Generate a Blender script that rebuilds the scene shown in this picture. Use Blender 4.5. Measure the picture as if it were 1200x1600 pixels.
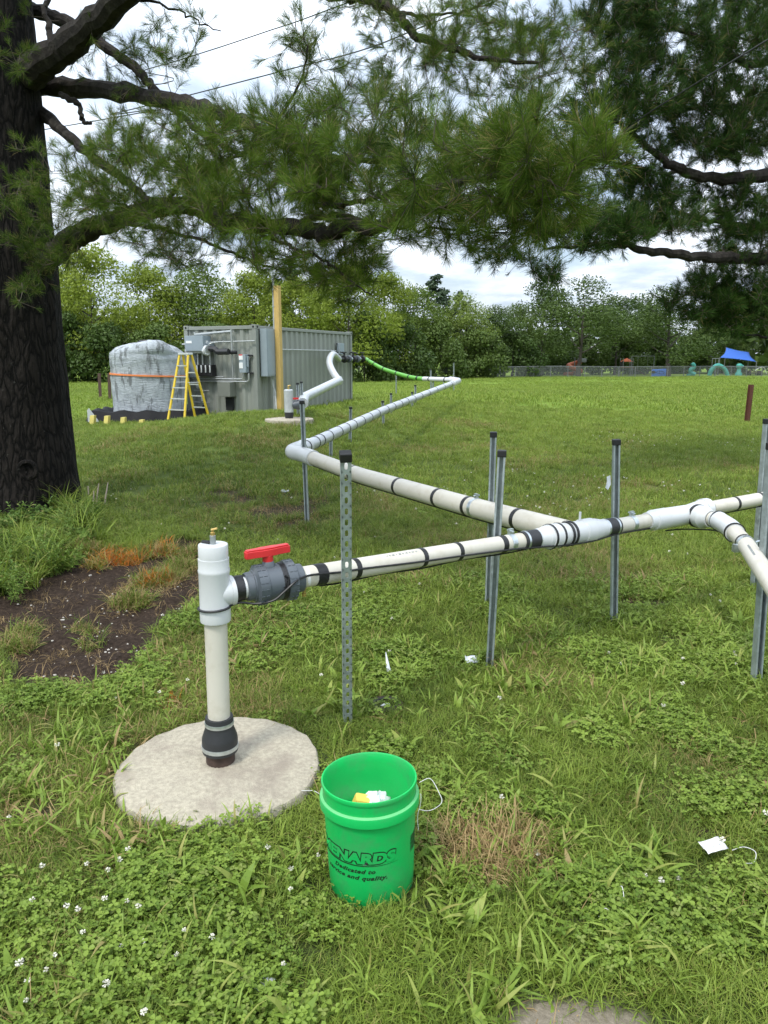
import bpy, bmesh, math, random
import numpy as np
from mathutils import Vector, Matrix, Euler

for _o in list(bpy.data.objects):
    bpy.data.objects.remove(_o)
S = bpy.context.scene
COL = S.collection
PI = math.pi
R = math.radians

# ------------------------------------------------------------------ camera
CAMH = 1.66
FPX = 1155.6
TILT = math.atan(238 / FPX)
cam_d = bpy.data.cameras.new('camera')
cam = bpy.data.objects.new('camera', cam_d)
COL.objects.link(cam)
cam.location = (0, 0, CAMH)
cam.rotation_euler = (PI / 2 - TILT, 0, 0)
cam_d.sensor_width = 36
cam_d.lens = 26
cam_d.clip_start = 0.05
cam_d.clip_end = 3000
S.camera = cam

# ------------------------------------------------------------------ sky
SUN_EL, SUN_AZ = R(58), R(215)          # azimuth clockwise from +Y
W = bpy.data.worlds.new('World')
S.world = W
W.use_nodes = True
nt = W.node_tree
nt.nodes.clear()
def wn(t, **k):
    n = nt.nodes.new(t)
    for a, b in k.items():
        setattr(n, a, b)
    return n
wl = nt.links.new
out = wn('ShaderNodeOutputWorld')
bg = wn('ShaderNodeBackground')
bg.inputs['Strength'].default_value = 0.1
sky = wn('ShaderNodeTexSky', sky_type='NISHITA', sun_disc=False)
sky.sun_elevation = SUN_EL
sky.sun_rotation = SUN_AZ
sky.dust_density = 2.0
tc = wn('ShaderNodeTexCoord')
sep = wn('ShaderNodeSeparateXYZ')
wl(tc.outputs['Generated'], sep.inputs[0])
# project the direction on a cloud deck: (x, y) / (z + .18)
zz = wn('ShaderNodeMath', operation='MAXIMUM'); zz.inputs[1].default_value = 0.0
wl(sep.outputs[2], zz.inputs[0])
za = wn('ShaderNodeMath', operation='ADD'); za.inputs[1].default_value = 0.16
wl(zz.outputs[0], za.inputs[0])
dx = wn('ShaderNodeMath', operation='DIVIDE'); wl(sep.outputs[0], dx.inputs[0]); wl(za.outputs[0], dx.inputs[1])
dy = wn('ShaderNodeMath', operation='DIVIDE'); wl(sep.outputs[1], dy.inputs[0]); wl(za.outputs[0], dy.inputs[1])
cv = wn('ShaderNodeCombineXYZ'); wl(dx.outputs[0], cv.inputs[0]); wl(dy.outputs[0], cv.inputs[1])
no = wn('ShaderNodeTexNoise'); no.inputs['Scale'].default_value = 1.1
no.inputs['Detail'].default_value = 9; no.inputs['Roughness'].default_value = 0.56
no.inputs['Distortion'].default_value = 0.25
wl(cv.outputs[0], no.inputs['Vector'])
cr = wn('ShaderNodeValToRGB')
cr.color_ramp.elements[0].position = 0.36; cr.color_ramp.elements[0].color = (0.25, 0.25, 0.25, 1)
cr.color_ramp.elements[1].position = 0.52; cr.color_ramp.elements[1].color = (1, 1, 1, 1)
wl(no.outputs['Fac'], cr.inputs[0])
no2 = wn('ShaderNodeTexNoise'); no2.inputs['Scale'].default_value = 2.3
no2.inputs['Detail'].default_value = 8; no2.inputs['Roughness'].default_value = 0.6
wl(cv.outputs[0], no2.inputs['Vector'])
cr2 = wn('ShaderNodeValToRGB')
cr2.color_ramp.elements[0].position = 0.38; cr2.color_ramp.elements[0].color = (4.7, 5.5, 6.6, 1)
cr2.color_ramp.elements[1].position = 0.62; cr2.color_ramp.elements[1].color = (8.0, 8.6, 9.4, 1)
wl(no2.outputs['Fac'], cr2.inputs[0])
grd = wn('ShaderNodeMapRange'); grd.inputs[1].default_value = 0; grd.inputs[2].default_value = 1
grd.inputs[3].default_value = 0.74; grd.inputs[4].default_value = 2.1
wl(zz.outputs[0], grd.inputs[0])
vm = wn('ShaderNodeVectorMath', operation='SCALE')
wl(cr2.outputs[0], vm.inputs[0]); wl(grd.outputs[0], vm.inputs['Scale'])
mx = wn('ShaderNodeMix', data_type='RGBA')
wl(cr.outputs[0], mx.inputs[0]); wl(sky.outputs[0], mx.inputs[6]); wl(vm.outputs[0], mx.inputs[7])
wl(mx.outputs[2], bg.inputs['Color'])
wl(bg.outputs[0], out.inputs[0])

sun_d = bpy.data.lights.new('sun', 'SUN')
sun_d.energy = 1.5
sun_d.angle = R(12)
sun_d.color = (1.0, 0.955, 0.88)
sun = bpy.data.objects.new('sun', sun_d)
COL.objects.link(sun)
sun_dir = Vector((math.sin(SUN_AZ) * math.cos(SUN_EL), math.cos(SUN_AZ) * math.cos(SUN_EL), math.sin(SUN_EL)))
sun.rotation_euler = sun_dir.to_track_quat('Z', 'Y').to_euler()
sun.location = (0, 0, 30)

S.view_settings.view_transform = 'Standard'
S.view_settings.look = 'None'
S.view_settings.gamma = 1
S.view_settings.use_curve_mapping = False
S.view_settings.exposure = 0.84
S.render.engine = 'CYCLES'
S.cycles.use_denoising = True
S.cycles.max_bounces = 6
S.cycles.diffuse_bounces = 3
S.cycles.glossy_bounces = 2
S.cycles.transmission_bounces = 3
S.cycles.transparent_max_bounces = 8

# ------------------------------------------------------------------ noise and terrain
def vnoise(x, y, seed=0):
    x = np.asarray(x, float); y = np.asarray(y, float)
    xi = np.floor(x).astype(np.int64); yi = np.floor(y).astype(np.int64)
    xf = x - xi; yf = y - yi
    def h(a, b):
        n = (a * 374761393 + b * 668265263 + seed * 974711) & 0x7fffffff
        n = ((n ^ (n >> 13)) * 1274126177) & 0x7fffffff
        return ((n ^ (n >> 16)) & 0xffff) / 65535.0
    u = xf * xf * (3 - 2 * xf); v = yf * yf * (3 - 2 * yf)
    a = h(xi, yi); b = h(xi + 1, yi); c = h(xi, yi + 1); d = h(xi + 1, yi + 1)
    return a + (b - a) * u + (c - a) * v + (a - b - c + d) * u * v
def fbm(x, y, s=1.0, seed=0, o=4):
    t = 0; a = 0.5; m = 0
    for k in range(o):
        t = t + a * vnoise(np.asarray(x) * s * 2 ** k, np.asarray(y) * s * 2 ** k, seed + k); m += a; a *= 0.5
    return t / m
def gss(x, y, cx, cy, sx, sy0, sy1):
    dy = y - cy
    sy = np.where(dy < 0, sy0, sy1)
    return np.exp(-((x - cx) / sx) ** 2 - (dy / sy) ** 2)
def H0(x, y):
    x = np.asarray(x, float); y = np.asarray(y, float)
    h = 0.52 * gss(x, y, -2.6, 15.2, 3.0, 4.6, 2.6)
    h = h + 0.34 * gss(x, y, 0.6, 19.5, 2.6, 4.2, 4.0)
    h = h + 0.42 * gss(x, y, 4.0, 25, 6.0, 7.0, 9.0)
    far = np.clip((np.hypot(x, y) - 12) / 30, 0, 1)
    h = h + 0.10 * (fbm(x, y, 0.16, 3, 2) - 0.5) * np.clip((y - 5) / 8, 0, 1)
    h = h + 0.05 * (fbm(x, y, 0.8, 9, 3) - 0.5) * np.clip((y - 1) / 2, 0, 1) * (1 - far)
    h = h - 0.3 * np.clip((y - 45) / 50, 0, 1)
    return h
CT, ST = math.cos(TILT), math.sin(TILT)
def ray(px, py):
    a = (px - 600) / FPX; b = (py - 800) / FPX
    return np.array([a, CT - b * ST, -ST - b * CT])
def P(px, py, z):
    """the place seen at that spot of the photograph, z metres deep"""
    v = ray(px, py) * z
    return Vector((v[0], v[1], v[2] + CAMH))
def G(px, py, hf=None):
    """where that line of sight meets the ground"""
    hf = hf or H0
    v = ray(px, py)
    z = 0.5
    while z < 400:
        if CAMH + v[2] * z <= float(hf(v[0] * z, v[1] * z)):
            break
        z *= 1.01
    lo, hi = z / 1.01, z
    for _ in range(20):
        m = (lo + hi) / 2
        if CAMH + v[2] * m <= float(hf(v[0] * m, v[1] * m)): hi = m
        else: lo = m
    return Vector((v[0] * hi, v[1] * hi, CAMH + v[2] * hi))

def world_poly(pts):
    return np.array([list(G(a, b))[:2] for a, b in pts])
def poly_sd(x, y, poly):
    """signed distance, positive inside"""
    x = np.asarray(x, float); y = np.asarray(y, float)
    d = np.full(x.shape, 1e9); ins = np.zeros(x.shape, bool)
    n = len(poly)
    for i in range(n):
        ax, ay = poly[i]; bx, by = poly[(i + 1) % n]
        ex, ey = bx - ax, by - ay
        t = np.clip(((x - ax) * ex + (y - ay) * ey) / (ex * ex + ey * ey), 0, 1)
        d = np.minimum(d, np.hypot(x - ax - t * ex, y - ay - t * ey))
        c = ((ay > y) != (by > y)) & (x < ex * (y - ay) / (ey + 1e-12) + ax)
        ins ^= c
    return np.where(ins, d, -d)
DIRT = world_poly([(0, 895), (70, 872), (150, 862), (215, 856), (295, 838), (330, 850), (335, 905), (300, 950), (250, 980),
                   (235, 1020), (205, 1055), (105, 1080), (25, 1065), (-5, 1020), (-40, 990), (-90, 960)])
SPARSE = world_poly([(280, 730), (360, 740), (520, 745), (530, 800), (470, 835), (380, 845), (300, 800)])
BARE_C = np.array(list(G(905, 1606))[:2])
STRAW_C = np.array(list(G(765, 1330))[:2])
SPOTS = [(G(60, 1275), .13, .07), (G(1100, 1300), .06, .05), (G(1000, 945), .28, .14), (G(600, 1103), .055, .04), (G(1150, 915), .12, .10),
         (G(430, 800), .5, .35), (G(265, 1110), .10, .07), (G(490, 812), .25, .12), (G(1040, 1000), .12, .1), (G(905, 1445), .07, .04)]
DRYST = [(G(735, 664), 1.6, .8), (G(560, 655), .8, .5), (G(430, 690), 1.2, .8), (G(940, 790), .7, .4), (G(1000, 760), .8, .5), (G(760, 700), .8, .5)]
def dirt(x, y):
    w = 0.10 * (fbm(x, y, 6, 21, 3) - 0.5)
    m = np.clip((poly_sd(x, y, DIRT) + w) / 0.06 + 0.5, 0, 1)
    m = np.maximum(m, np.clip((1 - np.hypot((x - BARE_C[0]) / .21, (y - BARE_C[1]) / .105) + w * 2.4) / .25, 0, 1))
    s = np.clip((poly_sd(x, y, SPARSE) + w) / .3, 0, 1) * np.clip((fbm(x, y, 2.5, 33, 3) - .45) * 7, 0, 1)
    m = np.maximum(m, s * .9)
    for c, rx, ry in SPOTS:
        m = np.maximum(m, np.clip((1 - np.hypot((x - c.x) / rx, (y - c.y) / ry) + w * 6) / .35, 0, 1) * .85)
    return m
def dry(x, y):
    m = np.clip((fbm(x, y, 1.1, 41, 4) - .53) * 5, 0, 1) * .55 * np.clip((20 - y) / 8, 0, 1)
    m = np.maximum(m, np.clip(1.35 - np.hypot((x - STRAW_C[0]) / .21, (y - STRAW_C[1]) / .17) + (fbm(x, y, 9, 5, 2) - .5), 0, 1) * 1.3)
    for c, rx, ry in DRYST:
        m = np.maximum(m, np.clip(1 - np.hypot((x - c.x) / rx, (y - c.y) / ry) + .8 * (fbm(x, y, 3, 6, 3) - .5), 0, 1) * .8)
    return np.clip(m, 0, 1)
def H(x, y):
    x = np.asarray(x, float); y = np.asarray(y, float)
    m = np.clip((poly_sd(x, y, DIRT) + .03) / .10, 0, 1)
    near = (np.hypot(x + 2, y - 4) < 4)
    h = H0(x, y)
    h = h - m * .07 + m * .09 * (fbm(x, y, 5, 71, 4) - .35)
    h = h + .012 * (fbm(x, y, 7, 81, 2) - .5) * np.clip((12 - y) / 4, 0, 1) * (y > 0)
    return h

# ------------------------------------------------------------------ object helpers
def tag(o, label=None, cat=None, group=None, kind=None):
    if label: o['label'] = label
    if cat: o['category'] = cat
    if group: o['group'] = group
    if kind: o['kind'] = kind
    return o
def thing(name, label, cat, loc=(0, 0, 0), rz=0.0, group=None, rot=None):
    o = bpy.data.objects.new(name, None)
    o.empty_display_size = 0.1
    COL.objects.link(o)
    o.location = loc
    o.rotation_euler = rot if rot else (0, 0, rz)
    o['wm'] = 0
    del o['wm']
    return tag(o, label, cat, group)
class MB:
    def __init__(s):
        s.v = []; s.f = []; s.sm = []; s.mi = []; s.n = 0
    def add(s, vs, fs, smooth=False, mi=0):
        b = s.n
        s.v.extend([tuple(v) for v in vs]); s.n += len(vs)
        for f in fs:
            s.f.append(tuple(b + i for i in f)); s.sm.append(smooth); s.mi.append(mi)
        return s
    def box(s, c, d, rot=None, mi=0, bev=0.0):
        c = Vector(c); hx, hy, hz = d[0] / 2, d[1] / 2, d[2] / 2
        M = rot if rot is not None else Matrix.Identity(3)
        if bev <= 0:
            vs = [c + M @ Vector((x * hx, y * hy, z * hz)) for x in (-1, 1) for y in (-1, 1) for z in (-1, 1)]
            s.add(vs, [(0, 1, 3, 2), (4, 6, 7, 5), (0, 4, 5, 1), (2, 3, 7, 6), (0, 2, 6, 4), (1, 5, 7, 3)], False, mi)
        else:
            bm = bmesh.new(); bmesh.ops.create_cube(bm, size=1)
            for v in bm.verts: v.co = Vector((v.co.x * d[0], v.co.y * d[1], v.co.z * d[2]))
            bmesh.ops.bevel(bm, geom=bm.edges[:], offset=bev, segments=2, affect='EDGES', profile=.6)
            bm.verts.index_update()
            s.add([c + M @ v.co for v in bm.verts], [[v.index for v in f.verts] for f in bm.faces], False, mi)
            bm.free()
        return s
    def tube(s, pts, r, n=10, caps=True, smooth=True, mi=0, up=None):
        pts = [Vector(p) for p in pts]
        k = len(pts)
        rr = r if hasattr(r, '__len__') else [r] * k
        ref = None; vs = []
        for i, p in enumerate(pts):
            t = (pts[min(i + 1, k - 1)] - pts[max(i - 1, 0)])
            if t.length < 1e-9: t = Vector((0, 0, 1))
            t.normalize()
            if ref is None:
                ref = t.orthogonal().normalized() if up is None else (Vector(up) - t * t.dot(Vector(up))).normalized()
            ref = ref - t * ref.dot(t)
            if ref.length < 1e-6: ref = t.orthogonal()
            ref.normalize()
            b = t.cross(ref)
            for j in range(n):
                a = 2 * PI * j / n
                vs.append(p + (ref * math.cos(a) + b * math.sin(a)) * rr[i])
        fs = []
        for i in range(k - 1):
            for j in range(n):
                j2 = (j + 1) % n
                fs.append((i * n + j, i * n + j2, (i + 1) * n + j2, (i + 1) * n + j))
        b0 = s.n
        s.add(vs, fs, smooth, mi)
        if caps:
            s.f.append(tuple(b0 + j for j in reversed(range(n)))); s.sm.append(False); s.mi.append(mi)
            s.f.append(tuple(b0 + (k - 1) * n + j for j in range(n))); s.sm.append(False); s.mi.append(mi)
        return s
    def lathe(s, prof, n=32, c=(0, 0, 0), M=None, smooth=True, mi=0, close=False):
        """profile of (radius, height) turned about Z, then moved by M (3x3) and c"""
        c = Vector(c); M = M if M is not None else Matrix.Identity(3)
        vs = []
        for r, z in prof:
            for j in range(n):
                a = 2 * PI * j / n
                vs.append(c + M @ Vector((r * math.cos(a), r * math.sin(a), z)))
        fs = []
        for i in range(len(prof) - 1):
            for j in range(n):
                j2 = (j + 1) % n
                fs.append((i * n + j, i * n + j2, (i + 1) * n + j2, (i + 1) * n + j))
        s.add(vs, fs, smooth, mi)
        return s
    def prism(s, poly, h, c=(0, 0, 0), M=None, mi=0):
        """flat outline (x, y) pushed up by h"""
        c = Vector(c); M = M if M is not None else Matrix.Identity(3)
        n = len(poly)
        vs = [c + M @ Vector((x, y, 0)) for x, y in poly] + [c + M @ Vector((x, y, h)) for x, y in poly]
        fs = [tuple(reversed(range(n))), tuple(range(n, 2 * n))]
        fs += [(i, (i + 1) % n, n + (i + 1) % n, n + i) for i in range(n)]
        s.add(vs, fs, False, mi)
        return s
    def mesh(s, name, mats):
        me = bpy.data.meshes.new(name)
        me.from_pydata(s.v, [], s.f)
        mats = mats if isinstance(mats, (list, tuple)) else [mats]
        for m in mats: me.materials.append(m)
        me.polygons.foreach_set('use_smooth', s.sm)
        me.polygons.foreach_set('material_index', s.mi)
        me.update()
        if any(s.sm): me.set_sharp_from_angle(angle=R(32))
        return me
    def build(s, name, mats, parent=None, local=False, label=None):
        o = bpy.data.objects.new(name, s.mesh(name, mats))
        COL.objects.link(o)
        if parent is not None:
            o.parent = parent
            if not local:
                o.matrix_parent_inverse = full_matrix(parent).inverted()
        if label: o['label'] = label
        return o
def full_matrix(o):
    m = Matrix.LocRotScale(o.location, o.rotation_euler, o.scale)
    while o.parent is not None:
        m = o.matrix_parent_inverse @ m
        o = o.parent
        m = Matrix.LocRotScale(o.location, o.rotation_euler, o.scale) @ m
    return m
def copy_tree(o, parent=None):
    c = o.copy(); COL.objects.link(c)
    if parent is not None: c.parent = parent
    for ch in list(o.children): copy_tree(ch, c)
    return c
def frame(t, up=(0, 0, 1)):
    """matrix whose Z runs along t"""
    t = Vector(t).normalized(); u = Vector(up)
    x = u.cross(t)
    if x.length < 1e-4: x = Vector((1, 0, 0)).cross(t)
    x.normalize(); y = t.cross(x)
    return Matrix((x, y, t)).transposed()
def catmull(pts, k=6):
    pts = [Vector(p) for p in pts]
    if len(pts) < 3:
        return [pts[0].lerp(pts[-1], i / k) for i in range(k + 1)]
    o = []
    for i in range(len(pts) - 1):
        p0 = pts[i - 1] if i else pts[0] * 2 - pts[1]
        p1, p2 = pts[i], pts[i + 1]
        p3 = pts[i + 2] if i + 2 < len(pts) else pts[-1] * 2 - pts[-2]
        for j in range(k):
            t = j / k
            o.append(0.5 * ((2 * p1) + (p2 - p0) * t + (2 * p0 - 5 * p1 + 4 * p2 - p3) * t * t + (3 * p1 - p0 - 3 * p2 + p3) * t ** 3))
    o.append(pts[-1])
    return o
def big_mesh(name, V, F, mats, smooth=False, attrs=None, mi=None):
    """V (n,3), F (m,k) numpy; attrs: {name: (domain, type, array)}"""
    me = bpy.data.meshes.new(name)
    V = np.asarray(V, np.float32); F = np.asarray(F, np.int32)
    m, k = F.shape
    me.vertices.add(len(V)); me.vertices.foreach_set('co', V.ravel())
    me.loops.add(m * k); me.loops.foreach_set('vertex_index', F.ravel())
    me.polygons.add(m)
    me.polygons.foreach_set('loop_start', np.arange(m, dtype=np.int32) * k)
    me.polygons.foreach_set('loop_total', np.full(m, k, np.int32))
    for mt in (mats if isinstance(mats, (list, tuple)) else [mats]): me.materials.append(mt)
    if mi is not None: me.polygons.foreach_set('material_index', np.asarray(mi, np.int32))
    me.polygons.foreach_set('use_smooth', np.full(m, smooth))
    for an, (dom, ty, arr) in (attrs or {}).items():
        a = me.attributes.new(an, ty, dom)
        a.data.foreach_set('value' if ty in ('FLOAT', 'INT') else ('vector' if ty == 'FLOAT_VECTOR' else 'color'), np.asarray(arr).ravel())
    me.update(calc_edges=True)
    return me
def link(name, me, parent=None):
    o = bpy.data.objects.new(name, me); COL.objects.link(o)
    if parent is not None:
        o.parent = parent
        o.matrix_parent_inverse = full_matrix(parent).inverted()
    return o

# ------------------------------------------------------------------ materials
def N(m, t, **k):
    n = m.node_tree.nodes.new(t)
    for a, b in k.items(): setattr(n, a, b)
    return n
def mat(name, c, rough=.5, metal=0.0, var=.08, vs=8.0, bump=0.0, bs=40.0, dirtc=None, dirt_amt=0.0, dirt_scale=3.0, spec=.5, stretch=None, trans=0.0):
    m = bpy.data.materials.new(name); m.use_nodes = True
    L = m.node_tree.links.new
    b = m.node_tree.nodes['Principled BSDF']
    b.inputs['Roughness'].default_value = rough
    b.inputs['Metallic'].default_value = metal
    b.inputs['Specular IOR Level'].default_value = spec
    tcn = N(m, 'ShaderNodeTexCoord')
    mp = N(m, 'ShaderNodeMapping')
    if stretch: mp.inputs['Scale'].default_value = stretch
    L(tcn.outputs['Object'], mp.inputs[0])
    n1 = N(m, 'ShaderNodeTexNoise'); n1.inputs['Scale'].default_value = vs; n1.inputs['Detail'].default_value = 6
    L(mp.outputs[0], n1.inputs['Vector'])
    r = N(m, 'ShaderNodeValToRGB')
    r.color_ramp.elements[0].position = .3; r.color_ramp.elements[1].position = .7
    r.color_ramp.elements[0].color = tuple(x * (1 - var) for x in c) + (1,)
    r.color_ramp.elements[1].color = tuple(min(1, x * (1 + var)) for x in c) + (1,)
    L(n1.outputs['Fac'], r.inputs[0])
    cur = r.outputs[0]
    if dirtc:
        n2 = N(m, 'ShaderNodeTexNoise'); n2.inputs['Scale'].default_value = dirt_scale; n2.inputs['Detail'].default_value = 10
        n2.inputs['Roughness'].default_value = .65
        L(mp.outputs[0], n2.inputs['Vector'])
        r2 = N(m, 'ShaderNodeValToRGB')
        r2.color_ramp.elements[0].position = .5; r2.color_ramp.elements[1].position = .68
        r2.color_ramp.elements[0].color = (0, 0, 0, 1); r2.color_ramp.elements[1].color = (dirt_amt,) * 3 + (1,)
        L(n2.outputs['Fac'], r2.inputs[0])
        x = N(m, 'ShaderNodeMix', data_type='RGBA')
        L(r2.outputs[0], x.inputs[0]); L(cur, x.inputs[6]); x.inputs[7].default_value = tuple(dirtc) + (1,)
        cur = x.outputs[2]
    L(cur, b.inputs['Base Color'])
    rr = N(m, 'ShaderNodeMapRange'); rr.inputs[3].default_value = max(0.02, rough - .08); rr.inputs[4].default_value = min(1, rough + .12)
    L(n1.outputs['Fac'], rr.inputs[0]); L(rr.outputs[0], b.inputs['Roughness'])
    if bump:
        n3 = N(m, 'ShaderNodeTexNoise'); n3.inputs['Scale'].default_value = bs; n3.inputs['Detail'].default_value = 5
        L(mp.outputs[0], n3.inputs['Vector'])
        bp = N(m, 'ShaderNodeBump'); bp.inputs['Strength'].default_value = bump; bp.inputs['Distance'].default_value = .01
        L(n3.outputs['Fac'], bp.inputs['Height']); L(bp.outputs[0], b.inputs['Normal'])
    return m
M = {}
M['pvc'] = mat('cream_pvc', (.575, .545, .465), .32, var=.04, vs=3, dirtc=(.42, .38, .28), dirt_amt=.45, dirt_scale=9)
M['pvc_white'] = mat('white_pvc', (.585, .60, .60), .3, var=.03, vs=3, dirtc=(.5, .52, .5), dirt_amt=.35, dirt_scale=10)
M['pvc_grey'] = mat('grey_pvc', (.085, .10, .115), .33, var=.06, dirtc=(.2, .2, .2), dirt_amt=.2, dirt_scale=14)
M['tape'] = mat('black_tape', (.012, .012, .013), .42, var=.15, bump=.2, bs=120)
M['rubber'] = mat('black_rubber', (.022, .023, .025), .5, var=.15, bump=.15, bs=90)
M['red'] = mat('red_plastic', (.62, .03, .035), .35, var=.06)
M['steel'] = mat('galvanised_steel', (.36, .39, .39), .42, .75, var=.22, vs=30, dirtc=(.18, .19, .19), dirt_amt=.5, dirt_scale=22)
M['strut'] = mat('zinc_channel', (.40, .45, .46), .42, .5, var=.2, vs=24, dirtc=(.14, .16, .15), dirt_amt=.5, dirt_scale=16)
M['clamp'] = mat('bright_zinc', (.55, .60, .62), .3, .85, var=.15, vs=40)
M['brass'] = mat('brass', (.62, .44, .16), .35, .85, var=.15)
M['rustpipe'] = mat('rusty_casing', (.07, .045, .035), .85, .2, var=.35, vs=30, bump=.5, bs=60)
M['bucket'] = mat('green_plastic', (.005, .43, .09), .38, var=.05, vs=5, dirtc=(.06, .27, .10), dirt_amt=.55, dirt_scale=9, bump=.08, bs=60)
M['bucket_scuff'] = mat('scuffed_green_plastic', (.12, .47, .17), .6, var=.12, vs=14)
M['ink'] = mat('black_ink', (.008, .02, .012), .5, var=.1)
M['white'] = mat('white_paint', (.74, .75, .74), .5, var=.05)
M['paper'] = mat('white_paper', (.72, .74, .76), .8, var=.06, dirtc=(.45, .5, .6), dirt_amt=.3)
M['yellow_cloth'] = mat('yellow_sponge', (.75, .52, .10), .9, var=.1, bump=.4)
M['black_plastic'] = mat('black_plastic', (.012, .012, .013), .45, var=.1)
M['container'] = mat('grey_container_paint', (.235, .25, .22), .5, var=.07, vs=1.2, dirtc=(.30, .32, .29), dirt_amt=.5, dirt_scale=1.6, stretch=(1, 1, .25))
M['container_dk'] = mat('grey_container_frame', (.22, .235, .21), .5, var=.08, vs=2)
M['box_grey'] = mat('enclosure_grey', (.25, .30, .33), .45, var=.04)
M['box_olive'] = mat('enclosure_olive', (.165, .175, .15), .5, var=.05)
M['conduit'] = mat('steel_conduit', (.42, .44, .43), .4, .6, var=.1)
M['foil'] = mat('silver_foil_wrap', (.54, .56, .57), .34, .35, var=.08, vs=9, bump=.5, bs=14)
M['greenhose'] = mat('green_hose', (.12, .38, .05), .45, var=.08)
M['timber'] = mat('yellow_pine_timber', (.50, .34, .11), .7, var=.16, vs=9, stretch=(6, 6, .6), bump=.25, bs=60)
M['brownpost'] = mat('brown_wood_post', (.085, .05, .038), .8, var=.3, vs=20, stretch=(4, 4, .6), bump=.4)
M['rusty'] = mat('red_rusty_stake', (.10, .035, .022), .75, .2, var=.35, vs=30)
M['fibreglass'] = mat('yellow_fibreglass', (.66, .47, .03), .45, var=.06)
M['alu'] = mat('aluminium', (.62, .63, .62), .4, .6, var=.08)
M['liner'] = mat('black_liner', (.008, .008, .009), .6, var=.2, bump=.6, bs=14, spec=.2)
M['yellow_foam'] = mat('yellow_block', (.48, .41, .10), .7, var=.15)
M['orange_strap'] = mat('orange_strap', (.72, .22, .07), .7, var=.08)
M['fence'] = mat('galvanised_fence', (.16, .17, .17), .55, .3, var=.1)
M['soil'] = mat('dark_soil', (.045, .030, .022), .95, var=.35, vs=30, bump=.8, bs=60)
M['stone'] = mat('pale_stone', (.42, .39, .34), .9, var=.2, vs=30, bump=.3)
M['orange_plastic'] = mat('orange_plastic', (.40, .10, .035), .6)
M['teal'] = mat('teal_plastic', (.05, .28, .24), .6)
M['blue'] = mat('blue_cloth', (.03, .11, .42), .8)
M['blue_panel'] = mat('blue_panel', (.07, .20, .68), .5)
M['dark'] = mat('dark_void', (.01, .012, .012), .9)
M['wire'] = mat('black_cable', (.015, .015, .016), .45)
M['string'] = mat('white_string', (.62, .62, .6), .8)

def leaf_mat(name, lo, hi, dryc=(.34, .25, .11), tl=.3, rough=.55, inst=True, spec=.25, extra=None):
    m = bpy.data.materials.new(name); m.use_nodes = True
    L = m.node_tree.links.new
    b = m.node_tree.nodes['Principled BSDF']; o = m.node_tree.nodes['Material Output']
    b.inputs['Roughness'].default_value = rough; b.inputs['Specular IOR Level'].default_value = spec
    a = N(m, 'ShaderNodeAttribute', attribute_name='bt')
    if inst:
        t = N(m, 'ShaderNodeAttribute', attribute_name='tint', attribute_type='INSTANCER').outputs['Fac']
    else:
        t = N(m, 'ShaderNodeObjectInfo').outputs['Random']
    s = N(m, 'ShaderNodeMath', operation='MULTIPLY_ADD'); s.inputs[1].default_value = .5
    L(a.outputs['Fac'], s.inputs[0])
    h = N(m, 'ShaderNodeMath', operation='MULTIPLY'); h.inputs[1].default_value = .5
    L(t, h.inputs[0]); L(h.outputs[0], s.inputs[2])
    r = N(m, 'ShaderNodeValToRGB')
    r.color_ramp.elements[0].position = .15; r.color_ramp.elements[1].position = .85
    r.color_ramp.elements[0].color = tuple(lo) + (1,); r.color_ramp.elements[1].color = tuple(hi) + (1,)
    L(s.outputs[0], r.inputs[0])
    cur = r.outputs[0]
    if inst:
        d = N(m, 'ShaderNodeAttribute', attribute_name='dry', attribute_type='INSTANCER').outputs['Fac']
        q = N(m, 'ShaderNodeMath', operation='ADD'); L(d, q.inputs[0]); L(a.outputs['Fac'], q.inputs[1])
        mr = N(m, 'ShaderNodeMapRange'); mr.inputs[1].default_value = .88; mr.inputs[2].default_value = 1.12
        L(q.outputs[0], mr.inputs[0])
        x = N(m, 'ShaderNodeMix', data_type='RGBA')
        L(mr.outputs[0], x.inputs[0]); L(cur, x.inputs[6]); x.inputs[7].default_value = tuple(dryc) + (1,)
        cur = x.outputs[2]
        if extra:
            e = N(m, 'ShaderNodeAttribute', attribute_name='spray', attribute_type='INSTANCER').outputs['Fac']
            x2 = N(m, 'ShaderNodeMix', data_type='RGBA')
            L(e, x2.inputs[0]); L(cur, x2.inputs[6]); x2.inputs[7].default_value = tuple(extra) + (1,)
            cur = x2.outputs[2]
    L(cur, b.inputs['Base Color'])
    tr = N(m, 'ShaderNodeBsdfTranslucent'); L(cur, tr.inputs['Color'])
    ms = N(m, 'ShaderNodeMixShader'); ms.inputs[0].default_value = tl
    L(b.outputs[0], ms.inputs[1]); L(tr.outputs[0], ms.inputs[2]); L(ms.outputs[0], o.inputs['Surface'])
    return m

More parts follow.
